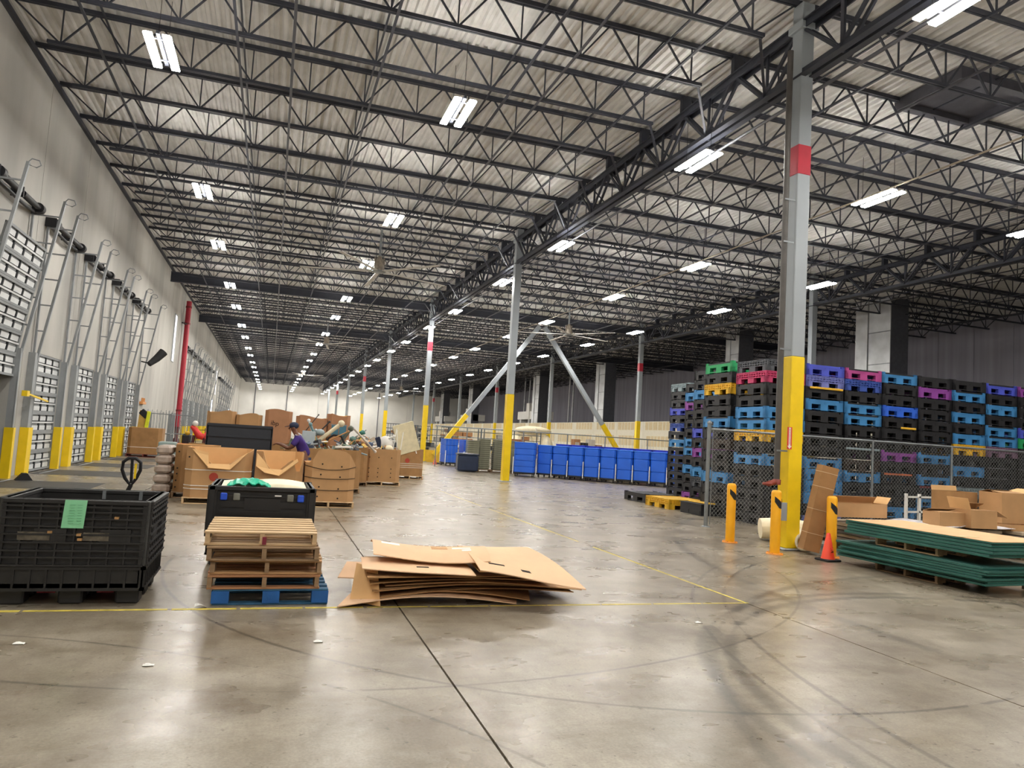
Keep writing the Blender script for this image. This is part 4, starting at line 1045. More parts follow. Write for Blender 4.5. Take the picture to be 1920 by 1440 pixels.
# low pile behind with cartons
t = thing('board_pile', 'low pile of dark boards carrying open cartons behind the green boards', 'pile', (11.75, 10.9, 0))
for k in range(6): MB().box((R.uniform(-.05, .05), R.uniform(-.05, .05), .14 + .07 * k), (3.2, 1.3, .055), rz=R.uniform(-.02, .02)).build('board', mat('pile_board_%d' % (k % 3), ('5b5450', '7d7268', 'a59580')[k % 3], .7, var=.2), t)
for x in (-1.3, 0, 1.3): MB().box((x, 0, .055), (.12, 1.2, .11)).build('bearer', WOODW, t)
PZ = .52
def drape(lab, loc, a, b, w, m_, nm='wrap_sheet'):
    t = thing(nm, lab, 'sheet', loc)
    A, B = Vector(a), Vector(b)
    MB().sheet(lambda u, v: tuple(A.lerp(B, u) + Vector((0, w * (v - .5), .03 * math.sin(7 * u + 3 * v) + .05 * math.sin(PI * u)))), 12, 4, .006, smooth=True).build('sheet', m_, t); return t
drape('white plastic sheet spread over the board pile by the long carton', (11.2, 10.6, PZ + .04), (-.5, 0, .0), (.9, -.1, 0), .8, mat('white_film', 'dedbe0'))
drape('second white sheet at the right of the board pile', (12.5, 10.5, PZ + .03), (-.5, 0, 0), (1.0, 0, 0), .7, mat('white_film', 'dedbe0'))
carton('long low kraft carton lying behind the third bollard', (10.62, 11.15, PZ + .09), .02, (1.3, .34, .26), ((1, 2.2, .16), (2, 1.0, .14)), KRAFT)
t = thing('taped_carton_end', 'carton end wrapped in black tape at the left of the long carton', 'box', (9.85, 11.1, PZ + .1), .02)
MB().box((0, 0, .13), (.22, .3, .26), ch=.01).build('box', KRAFT, t); MB().box((.03, 0, .13), (.06, .306, .265)).build('black_tape', RUB, t)
carton('small low kraft carton right of the white sheet', (11.95, 10.35, PZ + .05), .0, (.62, .36, .26), ((0, .05, .17), (2, .3, .17)), KRAFT)
carton('open kraft carton with raised flaps beside the small low one', (12.55, 10.25, PZ + .05), -.12, (.56, .5, .33), ((3, 1.9, .22), (2, .5, .24), (1, 3.6, .26), (0, .0, .2)), KRAFT)
carton('large dark kraft carton behind the open flapped carton', (13.2, 11.2, PZ + .04), .05, (.72, .45, .62), ((2, 1.75, .1),), KRAFTD)
carton('tall kraft carton with lid flap swung out at the right', (13.75, 10.6, PZ + .125), -.05, (.62, .5, .58), ((0, .1, .24), (1, 2.9, .36), (2, .2, .2)), KRAFT)
carton('flat kraft carton under the lidded carton at the right edge', (13.9, 10.45, PZ), .0, (.9, .5, .12), (), KRAFT)
carton('half open kraft carton at the right edge beyond the lidded one', (14.6, 10.9, PZ), -.3, (.7, .6, .35), ((3, 2.6, .3), (0, .3, .25)), KRAFT)
t = thing('board_pile', 'second low pile of boards at the far right of the cartons', 'pile', (14.3, 10.75, 0))
for k in range(6): MB().box((.0, 0, .14 + .07 * k), (1.7, 1.5, .055), rz=R.uniform(-.02, .02)).build('board', mat('pile_board_%d' % (k % 3), '5b5450'), t)
for x in (-.6, .6): MB().box((x, 0, .055), (.12, 1.2, .11)).build('bearer', WOODW, t)
t = thing('white_frame', 'white plastic frame rack leaning before the fifth stack', 'rack', (14.9, 13.4, 0))
m = MB()
for z in (.25, .55, .9): m.beam((-.6, 0, z), (.8, 0, z + .02), .05, .04)
m.build('bar', WHITEP, t)['kind'] = 'stuff'
for x in (-.6, -.2, .8): MB().beam((x, 0, 0), (x, 0, .98), .05, .06).build('upright', WHITEP, t)

# ------------------------------------------------------------------ blue carts
BLU = mat('cart_blue', '2260cf', .42, var=.08, scale=2); BLUL = mat('cart_rim_blue', '3a7be0', .4, var=.05)
def cart_proto(w, d, h, bands, lab):
    t = thing('bulk_cart', lab, 'cart', (0, 0, -50))
    m = MB(); zb = .2; hs = h - zb; n = len(bands)
    z = zb
    for i, f in enumerate(bands):
        z1 = z + hs * f; k = .02 * (1 - (z - zb) / hs); a, b = w / 2 - k, d / 2 - k; c = .07
        def ringp(a, b): return [(-a + c, -b), (a - c, -b), (a, -b + c), (a, b - c), (a - c, b), (-a + c, b), (-a, b - c), (-a, -b + c)]
        zz = [z, z + .012, z1 - .03, z1]; aa = [a - .03, a, a + .004, a - .025]; bb = [b - .03, b, b + .004, b - .025]
        P = []
        for q in range(4): P += [(x, y, zz[q]) for x, y in ringp(aa[q], bb[q])]
        F = []
        for q in range(3):
            for j in range(8): j2 = (j + 1) % 8; F.append((q * 8 + j, q * 8 + j2, q * 8 + 8 + j2, q * 8 + 8 + j))
        if i == n - 1: F.append(tuple(range(24, 32)))
        m.add(P, F); z = z1
    m.build('tub', BLU, t)
    m = MB(); m.box((0, 0, h + .01), (w + .01, d + .01, .035), ch=.012); m.build('lid', BLUL, t)
    m = MB(); m.box((0, 0, .165), (w - .02, d - .02, .07), ch=.01); chs = m.build('chassis', RUB, t)
    for sx in (-1, 1):
        for sy in (-1, 1):
            x, y = sx * (w / 2 - .1), sy * (d / 2 - .12)
            MB().tube((x - .02, y, .065), (x + .02, y, .065), .065, 12).build('caster', mat('caster_dark', '2b2b2e', .6), chs)
    m = MB(); m.tube((-w / 2 - .012, -d / 2 + .01, .12), (-w / 2 - .012, -d / 2 + .01, .12 + h * .5), .022, 8); m.build('white_handle', WHITEP, t)
    return t
A = math.atan2(-4.16, 5.05)
c0 = cart_proto(.74, 1.1, 1.5, (.34, .40, .26), 'x'); c0['group'] = 'blue bulk carts in a row'
ux, uy = math.cos(A), math.sin(A); nx, ny = -math.sin(A), math.cos(A)
for k in range(9):
    o = c0 if k == 0 else dup(c0)
    s = .45 + .765 * k
    o.location = (11.95 + ux * s + nx * .55, 32.35 + uy * s + ny * .55, 0); o.rotation_euler = (0, 0, A)
    o['label'] = 'blue bulk cart with white handle, %s in the row right of the rounded cart' % ORD[k]
for k in range(8):
    o = dup(c0); s = .8 + .8 * k
    o.location = (11.95 + ux * s + nx * 2.3, 32.35 + uy * s + ny * 2.3, 0); o.rotation_euler = (0, 0, A); o.scale = (1, 1, 1.06)
    for q in o.children: repaint(q, mat('cart_indigo', '2b41c2', .45, var=.08)) if q.name.startswith(('tub', 'lid')) else None
    o['label'] = 'indigo cart peeking over the blue row, %s from left' % ORD[k]; o['group'] = 'indigo carts in the second row'
r0 = cart_proto(1.0, 1.15, 1.58, (.2, .2, .2, .2, .2), 'blue five banded cart turned sideways at the left end of the cart row'); r0.location = (11.55, 32.55, 0); r0.rotation_euler = (0, 0, A + .25)
o = dup(c0, (12.2, 35.1, 0), A + .1, 'blue bulk cart right behind the second column base, nearer one'); o = dup(c0, (12.2, 36.9, 0), A, 'blue bulk cart behind the second column, farther one')
c3 = dup(c0, (9.75, 40.6, 0), .1, 'blue cart at the left of the olive tote stacks', 'blue carts by the olive totes'); c4 = dup(c0, (10.9, 40.9, 0), .1, 'blue cart rising behind the olive tote stacks', 'blue carts by the olive totes')

# olive nested totes
OLV = mat('olive_tote', '6a6a56', .6, var=.15); OLVL = mat('olive_tote_lip', '8b8a72', .6, var=.1)
def tote_proto():
    t = thing('nested_tote', 'x', 'tote', (0, 0, -50), 0, 'olive nested totes')
    m = MB(); m.span((-.26, -.3, 0), (.26, .3, .07))
    for x in (-.17, 0, .17): m.span((x - .06, -.31, .01), (x + .06, -.3, .055))
    m.build('tray', OLV, t); m = MB(); m.box((0, 0, .085), (.56, .64, .03), ch=.006); m.build('rim', OLVL, t); return t
to = tote_proto(); first = True
for si, (x, y, n, z0, w) in enumerate(((9.62, 35.0, 14, .14, 'left dark stack of olive totes'), (9.05 + 1.2, 35.2, 15, .14, 'tote stack with gaps left of centre'), (10.95, 35.05, 15, .14, 'centre tote stack on the pallet'), (11.55, 34.95, 15, .14, 'right tote stack on the pallet beside the column'))):
    for k in range(n):
        o = to if first else dup(to); first = False
        o.location = (x + random.uniform(-.01, .01), y, z0 + .1 * k); o.rotation_euler = (0, 0, -.12)
        o['label'] = 'olive tote, %s from top of the %s' % (ORD[n - 1 - k], w)
stringer_pallet('grey pallet under the two right olive tote stacks', (11.25, 35.0, 0), -.12, WOODW, WOODW, 1.3, .8, .13)
stringer_pallet('grey pallet under the two left olive tote stacks', (9.95, 35.15, 0), -.1, WOODW, WOODW, 1.3, .8, .13)
t = thing('storage_tub', 'dark navy storage tub with pale film draped on its lid', 'tub', (9.35, 35.9 - .5, 0), -.12)
for q in (-.0,): MB().box((0, -.75, .42), (1.0, .9, .76), ch=.05).build('tub', mat('tub_navy', '1f2c44', .4, var=.15), t)
MB().box((0, -.75, .83), (1.05, .95, .07), ch=.02).build('lid', mat('tub_lid', '2a3444', .4), t)
MB().sheet(lambda u, v: (-.5 + 1.0 * u, -1.2 + .9 * v, .885 + .012 * math.sin(9 * u + 4 * v)), 8, 5, .006).build('film', mat('white_film', 'dedbe0'), t)

# ------------------------------------------------------------------ worker
SKIN = mat('skin_brown', '6e4632', .55, var=.05); PURP = mat('shirt_purple', '3a2470', .8, var=.1); NAVY = mat('navy_cloth', '232c44', .85, var=.08)
def skin_mesh(name, verts, eds, m_, parent, sub=2):
    me = bpy.data.meshes.new(name); me.from_pydata([v[0] for v in verts], eds, []); me.materials.append(m_)
    o = bpy.data.objects.new(name, me); COL.objects.link(o); o.parent = parent
    sk = o.modifiers.new('skin', 'SKIN'); sk.use_smooth_shade = True
    if not me.skin_vertices:
        bpy.context.view_layer.objects.active = o
        me.attributes.new('x', 'FLOAT', 'POINT') if False else None
    lay = me.skin_vertices[0] if me.skin_vertices else None
    if lay is None:
        with bpy.context.temp_override(object=o, active_object=o, mesh=me): bpy.ops.mesh.customdata_skin_add()
        lay = me.skin_vertices[0]
    for i, v in enumerate(verts):
        r = v[1]; lay.data[i].radius = (r, r) if isinstance(r, (int, float)) else r
        lay.data[i].use_root = (i == 0)
    s2 = o.modifiers.new('sub', 'SUBSURF'); s2.levels = sub; s2.render_levels = sub
    return o
P_ = thing('person', 'worker in purple shirt and navy cap bending over a carton behind the boxes', 'person', (.82, 17.95, 0), -.12)
V = [((0, 0, .97), (.13, .15)), ((-.06, 0, 1.14), (.105, .135)), ((-.16, 0, 1.34), (.11, .15)), ((-.215, 0, 1.45), (.06, .065)), ((-.26, 0, 1.52), .052), ((-.30, 0, 1.58), (.078, .07)), ((-.31, 0, 1.66), (.092, .078)), ((-.305, 0, 1.72), (.06, .05))]
Ed = [(i, i + 1) for i in range(7)]
def chain(start, pts):
    a = start
    for p in pts: V.append(p); Ed.append((a, len(V) - 1)); a = len(V) - 1
    return a
for s in (-1, 1):
    w = chain(2, [((-.18, s * .17, 1.39), .07), ((-.30, s * .23, 1.20), .05), ((-.36, s * .22, 1.14), .045), ((-.52, s * .14, 1.21), .036), ((-.58, s * .12, 1.235), .03), ((-.63, s * .115, 1.245), (.022, .036))])
    for f, ln in ((-.03, .075), (-.01, .09), (.01, .085), (.028, .068)): chain(w, [((-.67, s * .115 + f, 1.243), .0095), ((-.67 - ln * .5, s * .115 + f * 1.1, 1.225), .0085), ((-.67 - ln * .75, s * .115 + f * 1.1, 1.195), .007)])
    chain(w, [((-.61, s * .07, 1.235), .012), ((-.65, s * .055, 1.22), .0095)])
    chain(0, [((0, s * .09, .88), .095), ((-.04, s * .11, .5), .065), ((.0, s * .115, .28), .052), ((.02, s * .115, .09), .042), ((-.06, s * .12, .045), .042), ((-.16, s * .125, .035), .033)])
skin_mesh('body', V, Ed, SKIN, P_)
V2 = [((0.02, 0, .93), (.145, .165)), ((-.05, 0, 1.14), (.122, .152)), ((-.155, 0, 1.34), (.127, .165)), ((-.21, 0, 1.44), (.075, .085))]; E2 = [(0, 1), (1, 2), (2, 3)]
for s in (-1, 1):
    k = len(V2); V2 += [((-.18, s * .18, 1.385), .085), ((-.26, s * .225, 1.26), .072), ((-.285, s * .23, 1.22), .07)]; E2 += [(2, k), (k, k + 1), (k + 1, k + 2)]
skin_mesh('shirt', V2, E2, PURP, P_)
V3 = [((0.02, 0, .95), (.14, .16))]; E3 = []
for s in (-1, 1):
    k = len(V3); V3 += [((0.01, s * .095, .84), .11), ((-.035, s * .112, .5), .082), ((.02, s * .115, .12), .065)]; E3 += [(0, k), (k, k + 1), (k + 1, k + 2)]
skin_mesh('trousers', V3, E3, NAVY, P_)
m = MB(); m.blob((-.3, 0, 1.685), (.112, .096, .085), 16, 8); m.prism([(-.09, -.07), (-.13, 0), (-.09, .07), (0, .085), (0, -.085)], .012, Matrix.Translation((-.385, 0, 1.668)) @ Matrix.Rotation(-.25, 4, 'Y')); m.build('cap', NAVY, P_)
m = MB(); m.blob((-.402, 0, 1.615), (.022, .014, .028), 8, 6); m.build('nose', SKIN, P_)
for s in (-1, 1):
    MB().blob((-.385, s * .033, 1.635), (.012, .014, .009), 8, 6).build('eye', HOLE, P_); MB().blob((-.29, s * .082, 1.615), (.022, .012, .034), 8, 6).build('ear', SKIN, P_)
    MB().box((-.07, s * .122, .035), (.25, .095, .07), ch=.02).build('shoe', RUB, P_)
MB().blob((-.385, 0, 1.572), (.012, .024, .006), 8, 5).build('mouth', mat('lip', '55302a', .6), P_)
MB().sweep([(-.2, -.085, 1.46), (-.25, -.05, 1.47), (-.255, .05, 1.47), (-.2, .085, 1.46)], .012, 6).build('collar', WHITEP, P_)

# dark ribbed panel bin held by the worker
t = thing('dark_bin', 'tall dark navy ribbed bin wall between the worker and the back cartons', 'bin', (-.68, 18.6, 0))
DN = mat('dark_navy_plastic', '23272f', .5, var=.1)
m = MB(); m.span((-.72, -.25, .12), (.72, -.21, 1.63)); m.build('front_wall', DN, t)
for z in (1.05, 1.32, 1.57): MB().span((-.73, -.275, z), (.73, -.25, z + (.055 if z > 1.5 else .035))).build('rib', DN, t)
for s in (-1, 1): MB().span((s * .72 - .02, -.25, .12), (s * .72 + .02, .25, 1.6)).build('side_wall', DN, t)
MB().span((-.72, .21, .12), (.72, .25, 1.6)).build('back_wall', DN, t); MB().span((-.7, -.24, .0), (.7, .24, .13)).build('base', DN, t)

# ------------------------------------------------------------------ junk in the cartons
def pole(lab, a, b, r, col, cat='pole', name='pole', n=8):
    a = Vector(a); b = Vector(b); t = thing(name, lab, cat, a)
    MB().sweep([(0, 0, 0), (b - a) * .5, b - a], r, n).build('shaft', mat('junk_' + col, col, .5, var=.08), t)
    MB().blob(b - a, (r * 1.7,) * 3, 8, 6).build('end', mat('junk_' + col, col), t); return t
def slab(lab, c, d, rot, col, cat, name, ch=.015):
    t = thing(name, lab, cat, c); MB().box((0, 0, 0), d, rz=rot[2], rx=rot[0], ry=rot[1], ch=ch).build('body', mat('junk_' + col, col, .55, var=.1), t); return t
pole('long cream padded bat rising right from the junk behind the worker', (1.1, 20.1, 1.2), (1.8, 20.1, 1.82), .055, 'ddcfae', 'bat', 'padded_bat')
pole('teal metal tube leaning left above the junk', (1.3, 20.0, 1.1), (1.0, 20.1, 1.75), .03, '6a8f94')
pole('white bent tube with round knob highest in the junk', (1.15, 20.2, 1.3), (.95, 20.2, 1.85), .028, 'd9d9d6')
pole('silver crutch tube left of the cream bat', (.72, 20.1, 1.2), (1.15, 20.1, 1.6), .025, 'b9c0c2', 'crutch', 'crutch')
pole('thin wooden stick across the junk right of the bat', (1.5, 20.0, 1.35), (2.0, 20.1, 1.62), .018, 'b7854d')
pole('pale long rod slanting down to the punched carton', (2.25, 21.2, 1.72), (3.1, 22.6, 1.05), .03, 'd6cdc4')
pole('white tube lying toward the rightmost carton', (3.1, 23.2, 1.25), (3.75, 23.2, 1.55), .03, 'd8d5cf')
pole('dark thin curved antenna rod above the cartons', (.85, 20.3, 1.5), (1.2, 20.3, 2.02), .012, '2b2a2a')
pole('short black bar sticking up between the cartons', (1.25, 20.3, 1.55), (1.5, 20.3, 1.85), .018, '262628')
pole('grey green pole leaning with black head by the tall carton', (1.75, 20.4, 1.15), (2.1, 20.5, 1.7), .05, '565a4e')
slab('pale blue grey board standing right of the worker', (.95, 19.75, 1.32), (.34, .02, .5), (0, .05, .1), 'a8b3b8', 'board', 'panel_board')
slab('white rectangular strip lying on the carton rim', (1.85, 19.65, 1.2), (.42, .05, .06), (0, -.05, 0), 'dedbd2', 'strip', 'plastic_strip')
t = thing('folding_chair', 'teal folding chair back sticking out of the junk by the tall carton', 'chair', (1.78, 20.5, 1.5))
m = MB()
for s in (-1, 1): m.box((s * .105, 0, .12), (.19, .02, .3), ch=.02)
m.build('seat_panel', mat('chair_teal', '47788c', .5), t); MB().box((0, 0, .28), (.44, .03, .03)).build('frame', GALV, t)
t = thing('black_frame', 'black angular tube frame in front of the teal chair', 'frame', (1.62, 20.1, 1.2))
MB().sweep([(-.25, 0, 0), (-.12, 0, .22), (.0, 0, .3), (.2, 0, .28), (.35, 0, .02)], .03, 8).build('tube', RUB, t); MB().blob((-.2, -.03, .1), (.06, .05, .05), 8, 6).build('yellow_joint', MATS['container_Y'], t)
t = thing('vacuum_head', 'grey round appliance head among the metal tubes', 'appliance', (1.25, 20.0, 1.55))
MB().blob((0, 0, 0), (.13, .1, .09), 12, 8).build('body', mat('junk_8f9ea0', '8f9ea0', .4), t); MB().tube((0, 0, .02), (-.2, .05, -.2), .03).build('tube', GALV, t)
t = thing('wall_panel_board', 'large cream quilted panel leaning in the rightmost carton', 'panel', (4.75, 26.6, 1.0))
MB().box((0, 0, .5), (.78, .05, 1.1), ry=-.32, ch=.01).build('board', mat('quilted_cream', 'cfc4a2', .8, var=.12, scale=6), t)
for s in (0, 1): MB().beam((.42 + .09 * s, .1 * s, -.05), (.08 + .09 * s, .1 * s, 1.02), .035, .03).build('white_edge', WHITEP, t)
t = thing('backpack', 'white and navy bag on top of the punched carton', 'bag', (3.5, 23.3, 1.22))
MB().blob((0, 0, .08), (.26, .2, .24), 12, 8, wob=.15).build('body', mat('bag_white', 'd9d6d0', .7), t); MB().box((-.2, -.12, .05), (.16, .05, .48), ry=-.35, ch=.02).build('navy_strap', NAVY, t); MB().blob((.1, -.2, -.06), (.13, .07, .1), 10, 6).build('pocket', CREAM, t)
t = thing('stand_frame', 'white thin wire stand rising beside the bag', 'stand', (3.85, 23.35, 1.0))
for x0, x1, z in ((-.1, .0, .8), (.05, .02, .75), (.15, .22, .7)): MB().tube((x0, 0, 0), (x1, .05, z), .014, 6).build('rod', WHITEP, t)
for k, (x, y, z, col, lab) in enumerate(((-.2, 19.6, 1.25, 'b0302a', 'red small toy part by the worker\'s cap'), (-.12, 19.4, 1.2, 'c9c9c4', 'white round piece left of the worker\'s hands'), (2.4, 22.6, 1.4, '5c7c74', 'green gadget on the labelled carton'), (2.75, 22.8, 1.35, 'd9b08e', 'peach coloured lump on the labelled carton'), (2.2, 22.4, 1.2, 'e3e0d8', 'white bulb hanging at the labelled carton rim'), (3.0, 23.1, 1.25, '42506b', 'slate blue piece at the left of the punched carton'), (2.95, 24.9, 1.6, '2f6e62', 'green folding frame behind the yellow posts'))):
    t = thing('junk_piece', lab, 'junk', (x, y, z)); MB().blob((0, 0, 0), (.1, .08, .08), 10, 7, wob=.3).build('body', mat('junk_' + col, col, .5), t); MB().tube((0, 0, 0), (.12, 0, .1), .02, 6).build('stub', GALV, t)
R = random.Random(11)
jc = [mat('scrap_%d' % i, h, .5, var=0) for i, h in enumerate(('d8d4cc', '9aa0a2', '3b3d42', '7f8f92', 'b98b5a', 'c9bfae', '4e5f7a', '8c3a36', '5d6f5b', 'c7a24a'))]
for k, (x, y, z, w, d, hh, n) in enumerate(((.95, 20.0, 1.0, 1.0, .8, .45, 110), (-.45, 19.55, .95, .7, .7, .3, 50), (1.95, 20.1, 1.0, .7, .8, .35, 70), (2.4, 22.7, 1.02, .9, .8, .35, 80), (3.4, 23.3, .98, .95, .8, .25, 80), (3.0, 25.0, 1.0, 1.0, .9, .55, 120), (4.9, 27.1, .9, .8, .8, .12, 30))):
    m = MB()
    for q in range(n):
        u, v = R.uniform(-1, 1), R.uniform(-1, 1); top = hh * (1 - u * u * .6) * (1 - v * v * .4); c = (u * w / 2, v * d / 2, R.uniform(-.15, top)); mi = R.randrange(len(jc))
        if R.random() < .5:
            a = R.uniform(0, PI); b = R.uniform(-.5, .9); L = R.uniform(.1, .35); m.tube(c, (c[0] + L * math.cos(a) * math.cos(b), c[1] + L * math.sin(a) * .4, c[2] + L * math.sin(b) * .7), R.uniform(.008, .025), 5, mi)
        else: m.box(c, (R.uniform(.04, .2), R.uniform(.03, .15), R.uniform(.03, .14)), rz=R.uniform(0, 3), rx=R.uniform(-.6, .6), ry=R.uniform(-.8, .8), m=mi)
    o = m.build('scrap_heap', jc, kind='stuff'); o.location = (x, y, z)
    tag(o, 'tangled small scrap heaped in ' + ('the carton behind the worker', 'the carton at the worker\'s hands', 'the middle junk carton', 'the labelled carton', 'the punched carton', 'the carton behind the punched one', 'the rightmost carton')[k], 'scrap')

# ------------------------------------------------------------------ left side between the boxes and the dock
t = thing('wrapped_stack', 'clear wrapped stack of pale bundles at the left of the front cartons', 'stack', (-2.09, 17.3, 0))
FILM = mat('wrap_film_pale', 'a8988c', .3, var=.2, scale=9)
for k in range(5): MB().box((0, 0, .1 + .2 * k + .1), (.34 - .01 * k, .9, .19), ch=.05).build('bundle', FILM, t)
MB().span((-.25, -.5, 0), (.2, .5, .1)).build('base_board', WOODW, t)
t = thing('steel_cabinet', 'pale grey green cabinet standing left of the wrapped stack', 'cabinet', (-2.27, 18.9, 0))
MB().box((0, 0, .56), (.36, .5, 1.12), ch=.02).build('body', mat('cabinet_grey', '8b9c98', .5), t); MB().span((-.15, -.262, .1), (.15, -.25, 1.05)).build('door', mat('cabinet_grey', '8b9c98'), t); MB().span((.12, -.275, .55), (.14, -.262, .7)).build('handle', GALV, t)
carton('small kraft carton holding the red toy behind the dark bin', (-1.85, 22.0, .62), .1, (.55, .4, .35), ((0, 2.6, .15),), KRAFTD)
stringer_pallet('pallet carrying the support under the red toy carton', (-1.85, 21.95, 0), 0, WOODW, WOODW, .8, .8, .13) if False else None
t = thing('support_crate', 'dark crate under the small carton with the red toy', 'crate', (-1.95, 21.95, 0)); MB().box((0, 0, .31), (.7, .7, .62), ch=.02).build('body', BLACKM, t)
for z in (.15, .4): MB().span((-.36, -.36, z), (.36, -.34, z + .05)).build('rib', BLACKM, t)
t = thing('ride_on_toy', 'red plastic ride-on toy with white head on the small carton', 'toy', (-1.88, 22.0, 1.0))
TR_ = mat('toy_red', 'd8352e', .4, var=.05)
MB().sweep([(-.22, 0, .5), (-.12, 0, .42), (.0, 0, .25), (.18, 0, .2), (.28, 0, .42)], [.04, .08, .1, .12, .05], 10).build('body', TR_, t); MB().blob((-.12, 0, .58), (.08, .07, .08), 10, 7).build('head', WHITEP, t)
for x in (-.12, .16):
    for y in (-.08, .08): MB().tube((x, y, .25), (x - .03, y, .0), .035, 8).build('leg', mat('toy_dark', '4a1f22', .5), t)
MB().blob((-.3, .05, .3), (.07, .06, .06), 8, 6).build('yellow_part', MATS['container_Y'], t)
for k, (x, y) in enumerate(((-5.35, 41.0), (-4.6, 42.7))):
    t = thing('wire_cage_cart', 'grey wire cage cart by the dock wall, %s one' % ('nearer', 'farther')[k], 'cage', (x, y, 0), 0)
    for a, b in ((0, .7), (0, -.7)):
        for i in range(9): MB().tube((-.55 + 1.1 * i / 8, b, .15), (-.55 + 1.1 * i / 8, b, 2.0 + .1 * (i % 3 == 0)), .012, 5).build('wire', GALV, t)
    for s in (-.55, .55):
        for i in range(7): MB().tube((s, -.6 + 1.2 * i / 6, .15), (s, -.6 + 1.2 * i / 6, 1.95), .012, 5).build('wire', GALV, t)
    for z in (.15, .9, 1.9):
        m = MB()
        for p, q in (((-.55, -.7, z), (.55, -.7, z)), ((.55, -.7, z), (.55, .7, z)), ((.55, .7, z), (-.55, .7, z)), ((-.55, .7, z), (-.55, -.7, z))): m.tube(p, q, .018, 6)
        m.build('rail', GALV, t)
    MB().span((-.55, -.7, .1), (.55, .7, .14)).build('deck', GALV, t)
    for s in (-1, 1):
        for q in (-1, 1): MB().tube((s * .5 - .02, q * .6, .05), (s * .5 + .02, q * .6, .05), .05, 10).build('caster', RUB, t)
t = thing('easel_board', 'yellow folded board draped with hi-vis vest behind the lone carton', 'board', (-5.5, 36.4, 0))
MB().box((0, 0, 1.0), (.42, .05, 1.95), rx=.05, ry=.06, ch=.01).build('board', mat('board_mustard', 'c9a24c', .6, var=.1), t); MB().box((.2, -.1, 1.5), (.16, .05, .9), ry=.08, ch=.02).build('hi_vis_vest', mat('hi_vis', 'e6ec2c', .6), t); MB().box((.05, -.08, 1.83), (.4, .06, .28), ry=.7, ch=.03).build('black_cloth', RUB, t)
t = thing('peg_shelf', 'small orange wooden peg shelf on the wall above the yellow board', 'shelf', (WX, 39.0, 2.3)); MB().span((0, -.5, 0), (.15, .5, .12)).build('shelf', mat('peg_wood', 'c98a4e', .6), t)
for k in range(4): MB().tube((.08, -.38 + .25 * k, .12), (.08, -.38 + .25 * k, .3), .025, 6).build('peg', mat('peg_wood', 'c98a4e'), t)
t = thing('floor_machine', 'orange and black floor machine beside the lone carton', 'machine', (-3.9, 38.0, 0)); MB().box((0, 0, .35), (.7, .9, .4), ch=.06).build('body', mat('machine_orange', 'd4572a', .5), t); MB().box((.1, .2, .75), (.4, .4, .5), ch=.08).build('motor_cover', RUB, t)
for s in (-1, 1): MB().tube((s * .3 - .03, -.2, .15), (s * .3 + .03, -.2, .15), .15, 14).build('wheel', RUB, t)
for k, (x, y) in enumerate(((-3.4, 40.5), (-2.9, 41.2))):
    t = thing('hand_truck', 'black two wheeled hand truck by the cages, %s' % ('left one', 'right one')[k], 'hand truck', (x, y, 0))
    for s in (-.2, .2): MB().tube((s, 0, .1), (s, .15, 1.3), .02, 6).build('rail', RUB, t); MB().tube((s - .03, 0, .13), (s + .03, 0, .13), .13, 14).build('wheel', RUB, t)
    for z in (.35, .75, 1.2): MB().tube((-.2, .03 + z * .1, z), (.2, .03 + z * .1, z), .015, 6).build('crossbar', RUB, t)
    MB().span((-.22, -.25, .02), (.22, 0, .04)).build('toe_plate', RUB, t)

# ------------------------------------------------------------------ far middle: second fence, racks, cages, foam
t = thing('far_fence', 'long grey rail fence behind the blue carts', 'fence', (8.5, 38.9, 0))
MB().tube((0, 0, 2.2), (17.5, 0, 2.2), .03, 8).build('top_rail', GALV, t)
for x in (.1, 1.8, 5.1, 7.8, 10.2, 13.0, 16.0): MB().tube((x, 0, 0), (x, 0, 2.22), .035, 8).build('post', GALV, t)
m = MB(); k = 0
for x in range(90):
    for s in (1, -1):
        xa = x * .2; m.beam((max(0, xa), 0, .05), (min(17.5, xa + s * 0 + .0), 0, 2.18), .006) if s > 0 else None
m.build('wire_mesh', FENCE, t)['kind'] = 'stuff'
RK = mat('rack_grey', '5d6468', .5, .3); BRN = mat('brown_parcel', 'a9774c', .8, var=.1)
for k, (x, y, w) in enumerate(((9.4, 49, 2.3), (11.8, 49, 2.1), (14.1, 49, 2.0), (16.3, 49, 2.0))):
    t = thing('storage_rack', 'grey storage rack with shelves behind the olive totes, %s from left' % ORD[k], 'rack', (x, y, 0))
    for sx in (0, w):
        for sy in (-.4, .4): MB().beam((sx, sy, 0), (sx, sy, 2.3), .06).build('upright', RK, t)
    for z in (.3, .85, 1.25, 1.65, 2.05): MB().span((0, -.42, z), (w, .42, z + .045)).build('shelf', RK, t)
    for q in range(7):
        zz = (.345, .895, 1.295, 1.695)[q % 4]; bw = R.uniform(.25, .5); px = R.uniform(.1, w - .6)
        if q < 4 or k in (0, 2):
            big = (k == 1 and q in (1, 2)); c = thing('shelf_parcel', '%s parcel on rack %s from left, shelf %s' % (R.choice(('brown', 'grey', 'pale', 'dark')), ORD[k], ORD[q % 4] + ('' if q < 4 else ', extra one')), 'parcel', (x + px + bw / 2, y - .1, zz))
            MB().box((0, 0, .14), (bw, .4, .27), ch=.01).build('body', R.choice((BRN, BLACKM, mat('parcel_grey', '6f7377', .6), mat('parcel_pale', 'b9b2a6', .7))), c)
for k, z in enumerate((1.3, 1.72)):
    for q in range(2): t = tag(MB().box((0, 0, .15), (.66, .4, .28), ch=.01).build('brown_box', BRN), 'brown box, %s row %s on the rack behind the sloping brace' % (('lower', 'upper')[k], ('left', 'right')[q]), 'box'); t.location = (12.15 + .72 * q, 48.55, z)
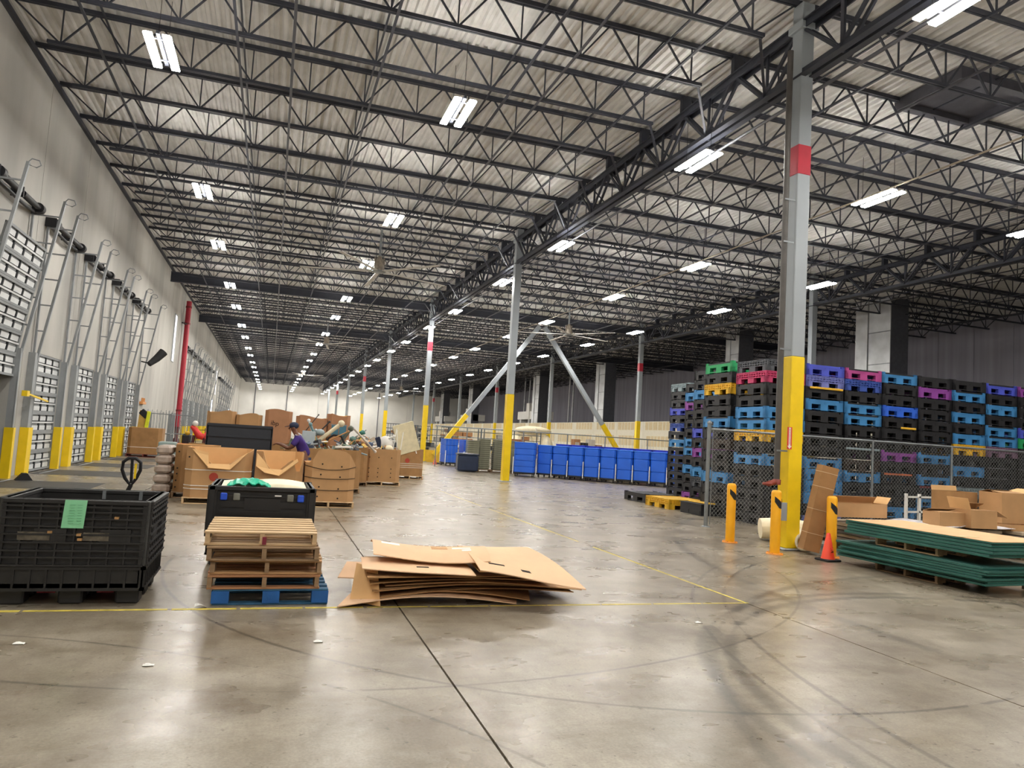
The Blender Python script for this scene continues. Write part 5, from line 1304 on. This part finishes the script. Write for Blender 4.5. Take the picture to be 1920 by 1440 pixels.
for k, (x, y) in enumerate(((9.6, 66), (11.5, 68), (13.2, 70), (15.0, 66))):
    t = thing('mesh_cage', 'far grey wire mesh cage behind the third column, %s from left' % ORD[k], 'cage', (x, y, 0))
    for i in range(8): MB().beam((1.6 * i / 7, 0, 0), (1.6 * i / 7, 0, 2.5), .04).build('bar', RK, t)
    for z in (.1, .6, 1.1, 1.6, 2.1, 2.5): MB().beam((0, 0, z), (1.6, 0, z), .06).build('rail', RK, t)
    m = MB()
    for q in range(14): m.box((R.uniform(.1, 1.5), R.uniform(.2, .9), R.uniform(.2, 2.3)), (R.uniform(.2, .4), .3, R.uniform(.15, .35)), m=R.randrange(3))
    m.build('stored_goods', [RK, BLACKM, BRN], t)['kind'] = 'stuff'
for k, (x, y, z, d) in enumerate(((17.75, 52.4, 1.08, (.5, .55, 1.08)), (18.85, 52.6, 1.05, (.52, .6, 1.05)), (20.05, 52.2, 1.1, (.6, .6, 1.1)), (19.1, 52.4, 2.5, (1.5, .6, .33)), (23.2, 52.5, .95, (1.3, .8, .95)))):
    t = thing('foam_bundle', ('left cream foam bundle in the heap beyond the carts', 'middle cream foam bundle in the heap beyond the carts', 'right cream foam bundle in the heap beyond the carts', 'cream foam roll lying across the top of the foam heap', 'rounded white bundle right of the foam heap')[k], 'foam', (x, y, z)); MB().blob((0, 0, 0), d, 14, 9, wob=.12).build('body', CREAM, t)
    MB().box((0, -d[1] * .85, 0), (.05, .2, d[2] * 1.2), ch=.01).build('strap', STRAP, t)
for k, (x, w, h, c) in enumerate(((19.9, .5, 2.0, BRN), (20.5, .45, 1.8, BLACKM), (21.0, .5, 2.05, mat('parcel_pale', 'b9b2a6')), (21.6, .4, 1.7, BRN), (22.1, .5, 1.5, mat('parcel_brown', '6e5646', .7)), (15.2, 1.1, 1.75, mat('box_red_brown', '8a5a3e', .8)), (24.2, .9, 1.55, mat('parcel_grey', '6f7377')), (25.1, .5, 1.6, mat('box_orange', 'e0662e', .6)), (25.7, .6, 1.55, BRN))):
    t = thing('upright_item', '%s beyond the far fence, item %s' % (('narrow brown upright carton', 'dark upright appliance', 'pale upright case', 'short brown carton', 'dark brown low case', 'wide red brown carton', 'grey cabinet unit', 'orange box', 'tan box')[k], ('left of centre', 'at centre', 'right of centre', 'by the white bundle', 'under the white bundle', 'left by the column', 'behind the right carts', 'at the far right', 'next to the orange one')[k]), 'box', (x, 46.0 if k != 5 else 45, 0))
    MB().box((0, 0, h / 2), (w, .5, h), ch=.02).build('body', c, t); MB().span((-w * .3, -.262, h * .55), (w * .3, -.25, h * .9)).build('front_label', c if k % 2 else mat('parcel_pale', 'b9b2a6'), t)
tag(MB().lathe([(.14, 0), (.14, .03), (.1, .03), (.02, .5)], n=14).build('traffic_cone', mat('cone_orange', 'ee4423')), 'tiny far orange cone by the third column fence', 'cone').location = (9.2, 41.6, 0)
t = thing('scissor_post', 'white short post beside the tiny far cone', 'post', (9.75, 42.5, 0)); MB().tube((0, 0, .05), (0, 0, 1.3), .1, 10).build('tube', WHITEP, t); MB().span((-.25, -.2, 0), (.25, .2, .06)).build('base', RUB, t)
